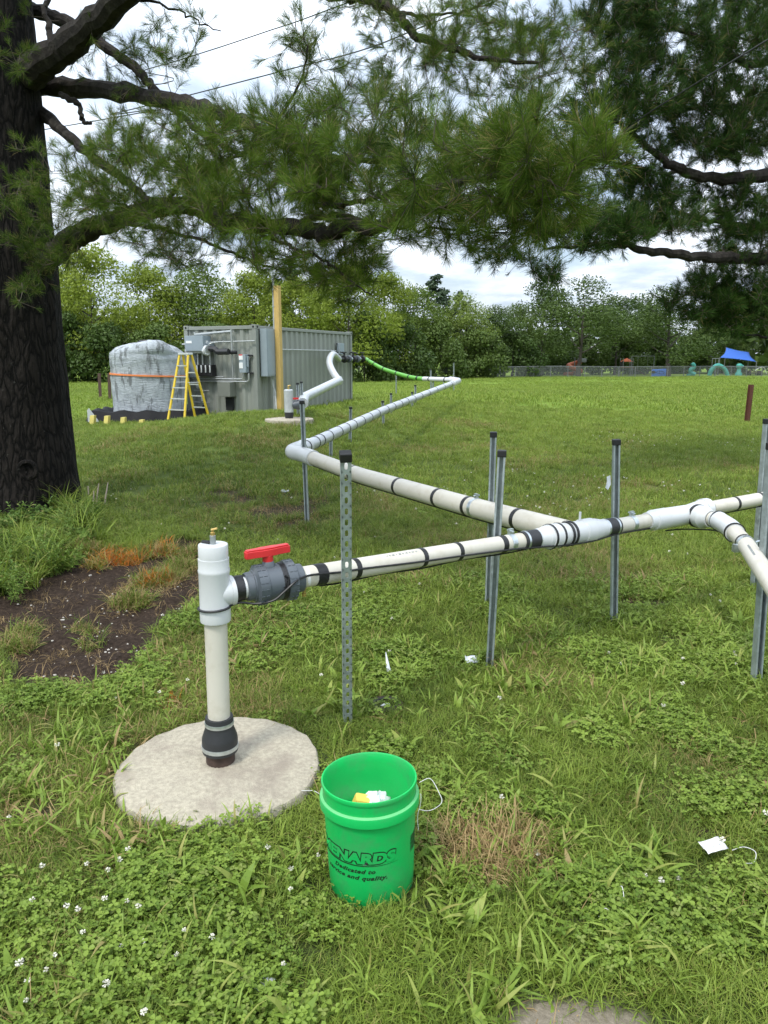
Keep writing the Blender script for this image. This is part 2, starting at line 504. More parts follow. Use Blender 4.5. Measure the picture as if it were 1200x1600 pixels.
# ------------------------------------------------------------------ the ground
def ground_material():
    m = bpy.data.materials.new('lawn_ground'); m.use_nodes = True
    L = m.node_tree.links.new
    b = m.node_tree.nodes['Principled BSDF']; b.inputs['Roughness'].default_value = .95; b.inputs['Specular IOR Level'].default_value = .1
    g = N(m, 'ShaderNodeNewGeometry')
    def nz(sc, det=6, ro=.6):
        n = N(m, 'ShaderNodeTexNoise'); n.inputs['Scale'].default_value = sc; n.inputs['Detail'].default_value = det
        n.inputs['Roughness'].default_value = ro; L(g.outputs['Position'], n.inputs['Vector']); return n.outputs['Fac']
    def ramp(f, *st):
        r = N(m, 'ShaderNodeValToRGB')
        while len(r.color_ramp.elements) < len(st): r.color_ramp.elements.new(.5)
        for e, (p, c) in zip(r.color_ramp.elements, st): e.position = p; e.color = tuple(c) + (1,)
        L(f, r.inputs[0]); return r.outputs[0]
    def mix(f, a_, b_):
        x = N(m, 'ShaderNodeMix', data_type='RGBA'); L(f, x.inputs[0]); L(a_, x.inputs[6]); L(b_, x.inputs[7]); return x.outputs[2]
    def at(n): return N(m, 'ShaderNodeAttribute', attribute_name=n).outputs['Fac']
    thatch = ramp(nz(45, 8), (.3, (.03, .04, .014)), (.6, (.065, .085, .024)), (.75, (.12, .12, .05)))
    lawn = ramp(nz(9, 10, .75), (.3, (.09, .15, .02)), (.55, (.155, .23, .034)), (.75, (.23, .295, .055)))
    broad = ramp(nz(.22, 5), (.35, (.115, .19, .025)), (.65, (.19, .26, .045)))
    x = N(m, 'ShaderNodeMix', data_type='RGBA'); x.inputs[0].default_value = .45; L(lawn, x.inputs[6]); L(broad, x.inputs[7])
    c = mix(at('far'), thatch, x.outputs[2])
    straw = ramp(nz(60, 6), (.35, (.10, .08, .035)), (.65, (.26, .20, .09)))
    c = mix(at('dry'), c, straw)
    soil = ramp(nz(38, 10, .7), (.32, (.016, .011, .008)), (.55, (.042, .029, .021)), (.72, (.085, .062, .045)))
    tan = ramp(nz(50, 8, .7), (.3, (.17, .145, .105)), (.7, (.30, .26, .20)))
    so = mix(at('pale'), soil, tan)
    c = mix(at('dirt'), c, so)
    L(c, b.inputs['Base Color'])
    bp = N(m, 'ShaderNodeBump'); bp.inputs['Strength'].default_value = .7; bp.inputs['Distance'].default_value = .02
    L(nz(55, 8, .7), bp.inputs['Height']); L(bp.outputs[0], b.inputs['Normal'])
    return m
def axis(parts):
    o = []
    for a, b, n in parts: o += list(np.linspace(a, b, n, endpoint=False))
    o.append(parts[-1][1]); return np.array(o)
gx = axis([(-900, -120, 7), (-120, -30, 18), (-30, -8, 30), (-8, -3, 50), (-3, 3, 130), (3, 8, 50), (8, 30, 30), (30, 120, 18), (120, 900, 7)])
gy = axis([(-900, -60, 7), (-60, -5, 16), (-5, .8, 20), (.8, 6, 130), (6, 30, 130), (30, 80, 34), (80, 160, 12), (160, 1500, 9)])
GX, GY = np.meshgrid(gx, gy)
GZ = H(GX.ravel(), GY.ravel())
nxg, nyg = len(gx), len(gy)
ii = (np.arange(nyg - 1)[:, None] * nxg + np.arange(nxg - 1)[None, :]).ravel()
fx, fy = GX.ravel(), GY.ravel()
dd = dirt(fx, fy)
farm = np.clip((np.hypot(fx, fy) - 7) / 16, 0, 1)
pale = (np.hypot(fx - BARE_C[0], fy - BARE_C[1]) < .5).astype(float)
me = big_mesh('lawn', np.stack([fx, fy, GZ], 1), np.stack([ii, ii + 1, ii + nxg + 1, ii + nxg], 1), ground_material(), True,
              {'dirt': ('POINT', 'FLOAT', dd), 'dry': ('POINT', 'FLOAT', dry(fx, fy) * .5), 'far': ('POINT', 'FLOAT', farm), 'pale': ('POINT', 'FLOAT', pale)})
ground = link('lawn_ground', me); tag(ground, 'mown grass lawn rising gently to a low mound, bare soil in places', kind='structure')

# ------------------------------------------------------------------ scattering
rng = np.random.default_rng(7)
def scatter(name, pts, rot, scl, vid, tint, dryv, variants, label, parent=None, spray=None):
    me = bpy.data.meshes.new(name)
    n = len(pts)
    me.vertices.add(n); me.vertices.foreach_set('co', np.asarray(pts, np.float32).ravel())
    for an, ty, arr in (('rot', 'FLOAT_VECTOR', rot), ('scl', 'FLOAT', scl), ('vid', 'INT', vid), ('tint', 'FLOAT', tint), ('dry', 'FLOAT', dryv),
                        ('spray', 'FLOAT', spray if spray is not None else np.zeros(n))):
        a = me.attributes.new(an, ty, 'POINT')
        a.data.foreach_set('vector' if ty == 'FLOAT_VECTOR' else 'value', np.ascontiguousarray(arr, np.int32 if ty == 'INT' else np.float32).ravel())
    me.update()
    o = bpy.data.objects.new(name, me); COL.objects.link(o)
    if parent is not None: o.parent = parent; o.matrix_parent_inverse = full_matrix(parent).inverted()
    g = bpy.data.node_groups.new(name + '_spread', 'GeometryNodeTree')
    g.interface.new_socket('Geometry', in_out='INPUT', socket_type='NodeSocketGeometry')
    g.interface.new_socket('Geometry', in_out='OUTPUT', socket_type='NodeSocketGeometry')
    gi = g.nodes.new('NodeGroupInput'); go = g.nodes.new('NodeGroupOutput')
    ip = g.nodes.new('GeometryNodeInstanceOnPoints'); ip.inputs['Pick Instance'].default_value = True
    jn = g.nodes.new('GeometryNodeJoinGeometry')
    for v in reversed(variants):
        oi = g.nodes.new('GeometryNodeObjectInfo'); oi.inputs['Object'].default_value = v
        ti = g.nodes.new('GeometryNodeGeometryToInstance')
        g.links.new(oi.outputs['Geometry'], ti.inputs[0]); g.links.new(ti.outputs[0], jn.inputs[0])
    g.links.new(jn.outputs[0], ip.inputs['Instance'])
    for an, ty, sock in (('vid', 'INT', 'Instance Index'), ('rot', 'FLOAT_VECTOR', 'Rotation'), ('scl', 'FLOAT', 'Scale')):
        na = g.nodes.new('GeometryNodeInputNamedAttribute'); na.data_type = ty; na.inputs['Name'].default_value = an
        g.links.new(na.outputs[0], ip.inputs[sock])
    g.links.new(gi.outputs[0], ip.inputs['Points']); g.links.new(ip.outputs[0], go.inputs[0])
    md = o.modifiers.new('spread', 'NODES'); md.node_group = g
    return tag(o, label, kind='stuff')
def proto(name, me):
    return bpy.data.objects.new(name, me)     # never linked to the scene: only its mesh is used

def blades(n, rad, l0, l1, w, seg, bend, seed, mt, upright=.5, flat=0.0, name='blade'):
    r = np.random.default_rng(seed)
    V = []; F = []; T = []
    for i in range(n):
        a = r.uniform(0, 2 * PI); rr = rad * math.sqrt(r.uniform())
        p = np.array([rr * math.cos(a), rr * math.sin(a), -.006])
        h = r.uniform(0, 2 * PI); ln = r.uniform(l0, l1) ; el = r.uniform(upright, 1.45)
        wd = w * r.uniform(.7, 1.25)
        d = np.array([math.cos(h), math.sin(h)])
        side = np.array([-d[1], d[0], r.normal(0, .25)]); b0 = len(V); bt = r.uniform()
        bd = bend * r.uniform(.4, 1.3)
        for k in range(seg + 1):
            t = k / seg
            ww = wd * (1 - t ** 2.2) * (.65 + .7 * min(1, t * 2.5)) * .5
            if k == seg: V.append(p.copy()); break
            V.append(p - side * ww); V.append(p + side * ww)
            p = p + np.array([d[0] * math.cos(el), d[1] * math.cos(el), math.sin(el)]) * ln / seg
            el -= bd / seg
        for k in range(seg - 1):
            F.append((b0 + 2 * k, b0 + 2 * k + 1, b0 + 2 * k + 3, b0 + 2 * k + 2)); T.append(bt)
        k = seg - 1
        F.append((b0 + 2 * k, b0 + 2 * k + 1, b0 + 2 * k + 2, b0 + 2 * k + 2)); T.append(bt)
    V = np.array(V); F = np.array(F)
    # the tip as a triangle: a separate vertex pair keeps every face a quad
    bad = F[:, 2] == F[:, 3]
    ext = V[F[bad, 2]] + np.array([1e-4, 0, 0]); F[bad, 3] = np.arange(len(V), len(V) + bad.sum()); V = np.vstack([V, ext])
    return proto(name, big_mesh(name, V, F, mt, False, {'bt': ('FACE', 'FLOAT', T)}))
def clover(n, rad, seed, mt, flowers=0, mflower=None, size=.0066, tall=(.018, .055)):
    r = np.random.default_rng(seed)
    V = []; F = []; T = []; MI = []
    def quad(a, b, c, d, t, mi=0):
        k = len(V); V.extend([a, b, c, d]); F.append((k, k + 1, k + 2, k + 3)); T.append(t); MI.append(mi)
    for i in range(n):
        a = r.uniform(0, 2 * PI); rr = rad * math.sqrt(r.uniform())
        base = np.array([rr * math.cos(a), rr * math.sin(a), 0]); h = r.uniform(*tall)
        top = base + np.array([r.normal(0, .012), r.normal(0, .012), h]); bt = r.uniform()
        s = np.array([.0008, 0, 0]); quad(base - s, base + s, top + s, top - s, bt)
        nrm = np.array([r.normal(0, .28), r.normal(0, .28), 1]); nrm /= np.linalg.norm(nrm)
        e1 = np.cross(nrm, [0, 1, 0]); e1 /= np.linalg.norm(e1); e2 = np.cross(nrm, e1)
        o0 = r.uniform(0, 2 * PI); sz = size * r.uniform(.75, 1.35)
        for q in range(3):
            an = o0 + q * 2 * PI / 3
            u = e1 * math.cos(an) + e2 * math.sin(an); v = np.cross(nrm, u)
            up = nrm * sz * .25
            m0 = top; m1 = top + u * sz * .9 - up * .3; m2 = top + u * sz * 1.75
            quad(m0, m0 + u * sz * .55 + v * sz * .55 + up, m0 + u * sz * 1.35 + v * sz * .72 + up, m2, bt)
            quad(m0, m2, m0 + u * sz * 1.35 - v * sz * .72 + up, m0 + u * sz * .55 - v * sz * .55 + up, bt)
    for i in range(flowers):
        a = r.uniform(0, 2 * PI); rr = rad * r.uniform()
        base = np.array([rr * math.cos(a), rr * math.sin(a), 0]); top = base + np.array([r.normal(0, .01), r.normal(0, .01), r.uniform(.06, .10)])
        s = np.array([.0008, 0, 0]); quad(base - s, base + s, top + s, top - s, .5)
        for q in range(26):
            v = r.normal(0, 1, 3); v /= np.linalg.norm(v); v[2] = v[2] * .8 + .15
            t = np.cross(v, [.3, .1, 1]); t /= np.linalg.norm(t)
            c0 = top + v * .003; c1 = top + v * .0105
            quad(c0 - t * .0009, c0 + t * .0009, c1 + t * .0022, c1 - t * .0022, .5, 1)
    return proto('clover', big_mesh('clover', np.array(V), np.array(F), [mt, mflower or mt], False, {'bt': ('FACE', 'FLOAT', T)}, MI))

ml_grass = leaf_mat('grass_blade', (.08, .132, .015), (.27, .36, .053), tl=.35, extra=(.62, .17, .02))
ml_dark = leaf_mat('grass_fine', (.068, .117, .014), (.245, .32, .048), tl=.3, extra=(.62, .17, .02))
ml_crab = leaf_mat('crab_grass', (.15, .24, .03), (.31, .41, .075), tl=.35, rough=.45, extra=(.62, .17, .02))
ml_clover = leaf_mat('clover_leaf', (.10, .17, .02), (.25, .345, .055), dryc=(.2, .2, .08), tl=.3, rough=.5)
ml_straw = leaf_mat('straw', (.20, .13, .05), (.50, .36, .17), tl=.2)
m_flower = mat('clover_flower', (.62, .60, .50), .8, var=.15)
fine = [blades(44, .075, .05, .115, .0026, 3, 1.3, s, ml_dark, .55, name='grass_fine') for s in (1, 2, 3)] + \
       [blades(30, .07, .06, .13, .0036, 3, 1.6, s, ml_grass, .5, name='grass_mid') for s in (4, 5, 6)]
crab = [blades(13, .045, .07, .15, .0085, 4, 1.7, s, ml_crab, .25, name='grass_wide') for s in (11, 12, 13)]
plan = [blades(7, .02, .07, .13, .022, 4, 1.5, s, ml_crab, .2, name='broadleaf_weed') for s in (14, 15)]
clov = [clover(38, .08, s, ml_clover) for s in (21, 22, 23)]
clovf = [clover(7, .06, s, ml_clover, 1, m_flower) for s in (31, 32, 33)]
straw = [blades(16, .06, .05, .14, .0022, 3, 1.9, s, ml_straw, .0, name='straw') for s in (41, 42)]
midt = [blades(46, .13, .06, .125, .006, 2, 1.1, s, ml_grass, .6, name='grass_clump') for s in (51, 52, 53)]
fart = [blades(46, .32, .08, .16, .018, 2, .9, s, ml_grass, .6, name='grass_far') for s in (61, 62)]

PADC = G(345, 1203); PAD2 = G(452, 658)
BUCK = Vector((0, 0, 0)); BUCK.xy = (P(581, 1374, 2.40)).xy; BUCK.z = float(H(BUCK.x, BUCK.y))
TR = Vector((-4.03, 8.2, 0))
HOLE = G(603, 1104)
def keepout(x, y):
    k = np.hypot(x - PADC.x, y - PADC.y) < .425 + .03 * (fbm(x, y, 4, 13, 2) - .5)
    k |= np.hypot(x - PAD2.x, y - PAD2.y) < .42
    k |= np.hypot(x - BUCK.x, y - BUCK.y) < .15
    k |= np.hypot(x - HOLE.x, y - HOLE.y) < .085
    k |= np.hypot(x - TR.x, y - TR.y) < .6
    return k
THIN_SHADED = world_poly([(105, 690), (260, 672), (430, 682), (545, 735), (545, 850), (440, 870), (330, 850), (120, 800)])
def thin(x, y): return np.clip((poly_sd(x, y, THIN_SHADED) + .5 * (fbm(x, y, 1.5, 19, 3) - .5)) / .5, 0, 1)  # sparse grass on the bank, its tint also darkened for the tree's shade
def sample(y0, y1, dens, seed, side=.74, pad=1.5):
    r = np.random.default_rng(seed)
    w1 = side * y1 + pad
    n = int(dens * (y1 - y0) * 2 * w1)
    x = r.uniform(-w1, w1, n); y = r.uniform(y0, y1, n)
    ok = np.abs(x) < side * y + pad
    x, y = x[ok], y[ok]; ok = ~keepout(x, y)
    return x[ok], y[ok], r
def put(name, variants, x, y, r, label, s0, s1, tilt=.12, tint=None, dryv=None, parent=None, spray=None):
    n = len(x)
    z = H(x, y)
    rot = np.stack([r.normal(0, tilt, n), r.normal(0, tilt, n), r.uniform(0, 2 * PI, n)], 1)
    if tint is None: tint = np.clip(-.26 * thin(x, y) + .18 * np.clip((x + .8) / 1.6, 0, 1) * (y > 3.5) + .5 * fbm(x, y, .9, 61, 3) + .9 * fbm(x, y, 4, 62, 3) - .2 + r.normal(0, .14, n), 0, 1)
    if dryv is None: dryv = dry(x, y) * .42 + .02
    return scatter(name, np.stack([x, y, z], 1), rot, r.uniform(s0, s1, n), r.integers(0, len(variants), n), tint, dryv, variants, label, parent, spray)
ORANGE = [(G(180, 872), .24), (G(262, 852), .16), (G(243, 905), .09), (G(268, 905), .07), (G(150, 868), .10), (G(210, 868), .12), (G(262, 1100), .05), (G(248, 862), .14)]
def sprayed(x, y, r):
    v = np.zeros(len(x))
    for c, rad in ORANGE: v = np.maximum(v, np.clip(1.25 - np.hypot((x - c.x), (y - c.y) * 1.4) / rad + r.normal(0, .25, len(x)), 0, 1))
    return np.clip(v * .95, 0, 1) * (r.uniform(size=len(x)) < .55)
# clover share of the turf: strongest in the lower left
def cl_mask(x, y):
    return np.clip((fbm(x, y, 2.6, 91, 4) - .50 + .22 * (np.clip(1.1 - np.hypot((x + .7) / 1.3, (y - 1.9) / .9), 0, 1)) + .08 * np.clip(1.2 - np.hypot((x - 1.6) / 1.2, (y - 3.4) / 1.2), 0, 1)) * 3.4, 0, .62) * (dry(x, y) < .45)
x, y, r = sample(.9, 4.2, 760, 101); k = (r.uniform(size=len(x)) > dirt(x, y) * 1.4) & (r.uniform(size=len(x)) > cl_mask(x, y) * .55) & ((np.hypot((x - STRAW_C[0]) / .2, (y - STRAW_C[1]) / .15) > 1) | (r.uniform(size=len(x)) < .3)); x, y = x[k], y[k]
put('grass_near', fine, x, y, r, 'short mixed lawn grass nearest the bucket', .45, .9, spray=sprayed(x, y, r))
x, y, r = sample(4.2, 8.5, 330, 102); k = r.uniform(size=len(x)) > np.maximum(dirt(x, y) * 1.3, .5 * thin(x, y)); x, y = x[k], y[k]
put('grass_middle', fine, x, y, r, 'lawn grass around the bent pipeline', .7, 1.2, spray=sprayed(x, y, r))
x, y, r = sample(.9, 5.5, 150, 103)
k = (r.uniform(size=len(x)) > dirt(x, y) * 1.2) & (fbm(x, y, 1.7, 55, 3) + r.normal(0, .08, len(x)) > .5); x, y = x[k], y[k]
put('crab_grass', crab, x, y, r, 'broad bladed pale green crabgrass in the lawn', .55, 1.15, tilt=.2)
x, y, r = sample(.9, 5.5, 420, 104); k = (r.uniform(size=len(x)) > dirt(x, y) * 1.2) & (r.uniform(size=len(x)) < cl_mask(x, y)); x, y = x[k], y[k]
put('clover', clov, x, y, r, 'white clover leaves growing through the lawn', .7, 1.25, dryv=np.zeros(len(x)))
x, y, r = sample(.9, 9, 30, 105); k = (dirt(x, y) < .3) & (r.uniform(size=len(x)) < .05 + .45 * np.clip(cl_mask(x, y) + (fbm(x, y, .5, 15, 2) - .6) * 4 * (y > 4), 0, 1)); x, y = x[k], y[k]
put('clover_flowers', clovf, x, y, r, 'small white clover flower heads dotted over the lawn', .75, 1.15, dryv=np.zeros(len(x)))
x, y, r = sample(6, 16, 8, 106); k = (fbm(x, y, .35, 16, 3) + r.normal(0, .05, len(x)) > .55) & (x > -.5); x, y = x[k], y[k]
put('distant_clover_flowers', clovf, x, y, r, 'white clover flower specks on the far lawn', 1.0, 1.4, dryv=np.zeros(len(x)))
x, y, r = sample(.9, 8.5, 190, 107); k = r.uniform(size=len(x)) < np.clip(dry(x, y) * .6 + .03 + .22 * thin(x, y) + .8 * (np.hypot(x - STRAW_C[0], y - STRAW_C[1]) < .17) + .25 * dirt(x, y) * (1 - np.clip(poly_sd(x, y, DIRT) * 8, 0, .9)), 0, 1); x, y = x[k], y[k]
put('dead_grass', straw, x, y, r, 'dry straw coloured dead grass in worn patches', .7, 1.3, tilt=.2, dryv=np.zeros(len(x)), spray=None)
r = np.random.default_rng(88); a = r.uniform(0, 2 * PI, 85); q = np.sqrt(r.uniform(size=85))
put('straw_patch', straw, STRAW_C[0] + q * .20 * np.cos(a), STRAW_C[1] + q * .15 * np.sin(a), r, 'tan dead straw patch right of the green bucket', .7, 1.3, tilt=.2, tint=r.uniform(.3, 1, 85), dryv=np.zeros(85))
fc = np.array([list(G(a_, b_))[:2] for a_, b_ in ((50, 1560), (38, 1585), (70, 1545), (105, 1440), (125, 1445), (132, 1470), (200, 1465), (205, 1435), (45, 1535), (90, 1510), (10, 1515), (218, 1440), (230, 1495), (290, 1510), (300, 1480), (165, 1395), (130, 1365), (50, 1420), (415, 1350), (495, 1355), (460, 1390), (470, 1415), (195, 1345), (455, 1535), (315, 1490), (180, 1505), (75, 1375), (240, 1420))])
put('foreground_clover_flowers', clovf, fc[:, 0], fc[:, 1], r, 'white clover heads clustered in the lower left foreground', .6, .95, dryv=np.zeros(len(fc)))
x, y, r = sample(.9, 5.5, 14, 111); k = (dirt(x, y) < .2) & (fbm(x, y, 1.2, 57, 3) + r.normal(0, .08, len(x)) > .47); x, y = x[k], y[k]
put('broadleaf_weeds', plan, x, y, r, 'low broad leaved lawn weeds among the grass', .6, 1.15, tilt=.15)
x, y, r = sample(8.5, 21, 62, 108)
put('lawn_grass', midt, x, y, r, 'lawn grass on the low mound and field', .7, 1.15)
x, y, r = sample(21, 52, 9, 109)
x2, y2, _r = sample(52, 84, 2.2, 110); x, y = np.append(x, x2), np.append(y, y2)
put('field_grass', fart, x, y, r, 'grass of the open field before the tree line', .8, 1.2, tint=np.clip(fbm(x, y, .25, 61, 3) * .8 + .25 + r.normal(0, .1, len(x)), 0, 1))

# ------------------------------------------------------------------ container
CN = Vector((P(401, 562, 20.5).x, P(401, 562, 20.5).y, 0)); CN.z = 0.02
CF = Vector((P(554, 562, 26.1).x, P(554, 562, 26.1).y, 0))
cu = (CF - CN); cu.z = 0; cu.normalize()               # along the long side
cw = Vector((-cu.y, cu.x, 0))                           # across, to the left
LC, WC, HC = 6.06, 2.44, 2.59
cont = thing('shipping_container', 'grey green corrugated steel container with electrical boxes and pipework on its end', 'container', CN)
cont.rotation_euler = (0, 0, math.atan2(cu.y, cu.x))   # local x along the long side, local y to the far left
def corr(length, h, d=.055, per=.29):
    """corrugated sheet in local x, z; recess goes to +y"""
    xs = [0.0]; ys = [0.0]; n = max(1, int(length / per)); pr = length / n
    for i in range(n):
        b = i * pr
        for t, yy in ((.28, 0), (.46, d), (.78, d), (.96, 0)):
            xs.append(b + t * pr); ys.append(yy)
    xs.append(length); ys.append(0)
    V = []; F = []
    for xx, yy in zip(xs, ys): V += [(xx, yy, 0), (xx, yy, h)]
    for i in range(len(xs) - 1): F.append((2 * i, 2 * i + 2, 2 * i + 3, 2 * i + 1))
    return V, F
def panel(name, org, ux, uy, length, h, mt, parent):
    V, F = corr(length, h); m = MB()
    m.add([Vector(org) + Vector(ux) * v[0] + Vector(uy) * v[1] + Vector((0, 0, v[2])) for v in V], F)
    o = m.build(name, mt, parent, local=True)
    sm = o.modifiers.new('sheet', 'SOLIDIFY'); sm.thickness = .004; sm.offset = 0
    return o
ps = .15
panel('side_wall', (ps, .035, .16), (1, 0, 0), (0, 1, 0), LC - 2 * ps, HC - .28, M['container'], cont)
panel('side_wall', (ps, WC - .035, .16), (1, 0, 0), (0, -1, 0), LC - 2 * ps, HC - .28, M['container'], cont)
panel('end_wall', (.035, ps, .16), (0, 1, 0), (1, 0, 0), WC - 2 * ps, HC - .28, M['container'], cont)
panel('end_wall', (LC - .035, ps, .16), (0, 1, 0), (-1, 0, 0), WC - 2 * ps, HC - .28, M['container'], cont)
MB().box((LC / 2, WC / 2, HC - .035), (LC - .14, WC - .14, .03)).build('roof', M['container'], cont, True)
MB().box((LC / 2, WC / 2, .14), (LC - .14, WC - .14, .04)).build('floor_plate', M['container_dk'], cont, True)
for xx in (0, LC):
    for yy in (0, WC):
        sx = 1 if xx == 0 else -1; sy = 1 if yy == 0 else -1
        MB().box((xx + sx * .065, yy + sy * .065, HC / 2), (.13, .13, HC - .25), bev=.01).build('corner_post', M['container_dk'], cont, True)
        for zc in (.06, HC - .06):
            c = MB().box((xx + sx * .084, yy + sy * .078, zc), (.178, .162, .118), bev=.008).build('corner_casting', M['container_dk'], cont, True)
            for pc, dr in (((xx + sx * .084, yy - sy * .007, zc), (0, sy, 0)), ((xx - sx * .007, yy + sy * .078, zc), (sx, 0, 0))):
                h = MB().lathe([(0.0, 0), (.032, 0), (.036, .004)], 12, pc, frame(dr)).build('casting_hole', M['dark'], None); h.parent = c
for yy in (.045, WC - .045):
    for zc, hh in ((HC - .075, .075), (.09, .14)):
        MB().box((LC / 2, yy, zc), (LC - .36, .07, hh), bev=.006).build('side_rail', M['container_dk'], cont, True)
for xx in (.045, LC - .045):
    for zc, hh in ((HC - .075, .09), (.09, .14)):
        MB().box((xx, WC / 2, zc), (.07, WC - .33, hh), bev=.006).build('end_rail', M['container_dk'], cont, True)
# --- fittings on the near end: y runs left in the picture, face at x = 0
def eb(name, y, z, dy, dz, dep, mt, bev=.008, x0=0.0):
    return MB().box((x0 - dep / 2 - .003, y, z), (dep, dy, dz), bev=bev).build(name, mt, cont, True)
def sub(mb, name, mt, parent, label=None):
    o = bpy.data.objects.new(name, mb.mesh(name, mt)); COL.objects.link(o); o.parent = parent
    if label: o['label'] = label
    return o
# picture x 285..401 spans y 2.44..0 ; picture y 510..655 spans z 2.59..0
def ey(px): return (401 - px) / 116 * WC
def ez(py): return HC - (py - 510) / 145 * HC
def cond(pts, r=.022, mt=None, name='conduit', dep=.07):
    q = [Vector((-d, ey(a), ez(b))) for a, b, d in [(p + (dep,))[:3] for p in pts]]
    qq = [q[0]]
    for i in range(1, len(q) - 1):
        a, b = (q[i - 1] - q[i]), (q[i + 1] - q[i]); rr = min(.09, a.length / 2.2, b.length / 2.2)
        A, B = q[i] + a.normalized() * rr, q[i] + b.normalized() * rr
        for t in (0, .25, .5, .75, 1): qq.append(A * (1 - t) ** 2 + q[i] * 2 * t * (1 - t) + B * t * t)
    qq.append(q[-1])
    return MB().tube(qq, r, 8).build(name, mt or M['conduit'], cont, True)
cb = eb('control_box', ey(315), ez(538), .62, .42, .38, M['box_grey'])
sub(MB().box((-.388, ey(307), ez(536)), (.006, .2, .07)), 'label_plate', M['white'], cb)
sub(MB().box((-.2, ey(315) - .313, ez(536)), (.1, .006, .08)), 'label_plate', M['white'], cb)
eb('relay_box', ey(330), ez(540), .22, .14, .2, M['box_grey'])
ds = eb('disconnect_switch', ey(384), ez(569), .21, .50, .17, M['box_grey'])
sub(MB().box((-.178, ey(382), ez(560)), (.008, .13, .12)), 'switch_label', M['white'], ds)
sub(MB().box((-.178, ey(382), ez(572)), (.008, .12, .16)), 'switch_label', M['white'], ds)
sub(MB().box((-.184, ey(382), ez(556)), (.004, .11, .03)), 'red_band', M['red'], ds)
sub(MB().box((-.09, ey(384) - .13, ez(566)), (.05, .04, .3), bev=.01), 'handle', M['box_grey'], ds)
for pz in (557, 584):
    MB().box((-.03, ey(391), ez(pz)), (.05, .2, .05)).build('mounting_channel', M['black_plastic'], cont, True)
eb('junction_box', ey(357), ez(609), .42, .40, .30, M['box_olive'])
MB().box((-.06, ey(358), ez(632)), (.1, .22, .35)).build('vent_hood', M['dark'], cont, True)
cond([(306, 520), (306, 524), (366, 520)], .035)
cond([(366, 517, .10), (366, 592, .10)], .024)
cond([(284, 539), (296, 539)], .025)
cond([(328, 536), (401, 535), ], .02)
cond([(300, 590), (350, 590)], .02)
cond([(300, 593, .09), (382, 593, .09), (382, 584, .09)], .024)
cond([(300, 597, .07), (390, 597, .07), (390, 584, .07)], .024)
for px in (312, 320, 332): cond([(px, 551, .16), (px, 574, .16)], .022, M['pvc_white'] if px == 312 else M['conduit'])
pb = cond([(297, 550, .25), (332, 549, .25)], .075, M['pvc_white'], 'insulated_pipe')
cond([(328, 550, .26), (331, 549, .26)], .14, M['paper'], 'wrapped_joint')
MB().lathe([(.0, -.05), (.13, -.04), (.15, 0), (.13, .04), (0, .05)], 16, (-.26, ey(330), ez(549)), frame((0, 1, 0))).build('flange', M['pvc_white'], cont, True)
cond([(336, 546, .26), (345, 547, .26), (348, 551, .26), (366, 551, .26)], .085, M['rubber'], 'rubber_hose')
cond([(332, 545, .3), (338, 538, .3), (345, 536, .1)], .014)
cond([(366, 552, .2), (371, 552, .03)], .05, M['black_plastic'], 'hose_stub')
mb_ = MB().box((-.14, ey(324), ez(580)), (.22, .55, .32), bev=.02).build('manifold', M['black_plastic'], cont, True)
for k, px in enumerate((314, 321, 328, 335)):
    sub(MB().tube([(-.27, ey(px), ez(572)), (-.29, ey(px) - .02, ez(577)), (-.27, ey(px), ez(583))], .02, 6), 'hose_loop', M['pvc_white'], mb_)
eb('meter_box', ey(303), ez(566), .24, .9, .16, M['box_grey'])
sg = eb('warning_sign', ey(290), ez(551), .12, .22, .01, M['white']); sg['label'] = 'small white warning notice'
sg = eb('warning_sign', ey(312), ez(623), .12, .22, .01, M['white'])
sub(MB().box((-.016, ey(312), ez(620)), (.004, .11, .05)), 'red_band', M['red'], sg)
MB().lathe([(0, 0), (.07, 0), (.07, .09), (0, .1)], 14, (-.02, ey(308), ez(605)), frame((-1, 0, 0))).build('gauge', M['alu'], cont, True)
for pz in (612, 631): cond([(300, pz), (325, pz)], .018)
# --- long side: a tall gutter box at the corner, a conduit, the valve train at the far end
gb = MB().box((.40, -.12, 1.83), (.44, .22, 1.30), bev=.01).build('cable_trough', M['box_grey'], cont, True)
sub(MB().box((.40, -.236, 1.83), (.38, .01, 1.22), bev=.003), 'trough_cover', M['box_grey'], gb)
MB().tube([(.86, -.05, 1.93), (4.7, -.05, 1.93)], .02, 8).build('conduit', M['conduit'], cont, True)
eb2 = MB().box((5.02, -.07, 2.0), (.32, .12, .36), bev=.01).build('junction_box', M['box_grey'], cont, True)
for dz in (.16, -.16):
    MB().box((5.02, -.02, 2.0 + dz), (.36, .04, .03)).build('mounting_channel', M['black_plastic'], cont, True)
zv = 1.66
V0 = Vector((4.7, -.34, zv)); V1 = Vector((6.25, -.34, zv - .01))
mn = MB().tube([V0 - Vector((.35, 0, 0)), V1 + Vector((.35, 0, 0))], .055, 14).build('valve_pipe', M['black_plastic'], cont, True)
for k, xx in enumerate((4.75, 5.1, 5.42, 5.75, 6.15)):
    m = MB().lathe([(.0, -.05), (.10, -.05), (.125, -.02), (.125, .02), (.10, .05), (0, .05)], 18, (xx, -.34, zv), frame((1, 0, 0)))
    v = m.build('valve_union', M['pvc_grey'] if k % 2 else M['black_plastic'], cont, True)
    if k in (0, 2, 4):
        sub(MB().tube([(xx, -.34, zv), (xx, -.34, zv + .2)], .03, 8), 'valve_stem', M['black_plastic'], v)
        sub(MB().box((xx, -.34, zv + .22), (.28, .05, .04), bev=.01), 'valve_handle', M['black_plastic'], v)
    else:
        sub(MB().tube([(xx + .09, -.34, zv), (xx + .14, -.34, zv)], .09, 14), 'steel_clamp', M['clamp'], v)
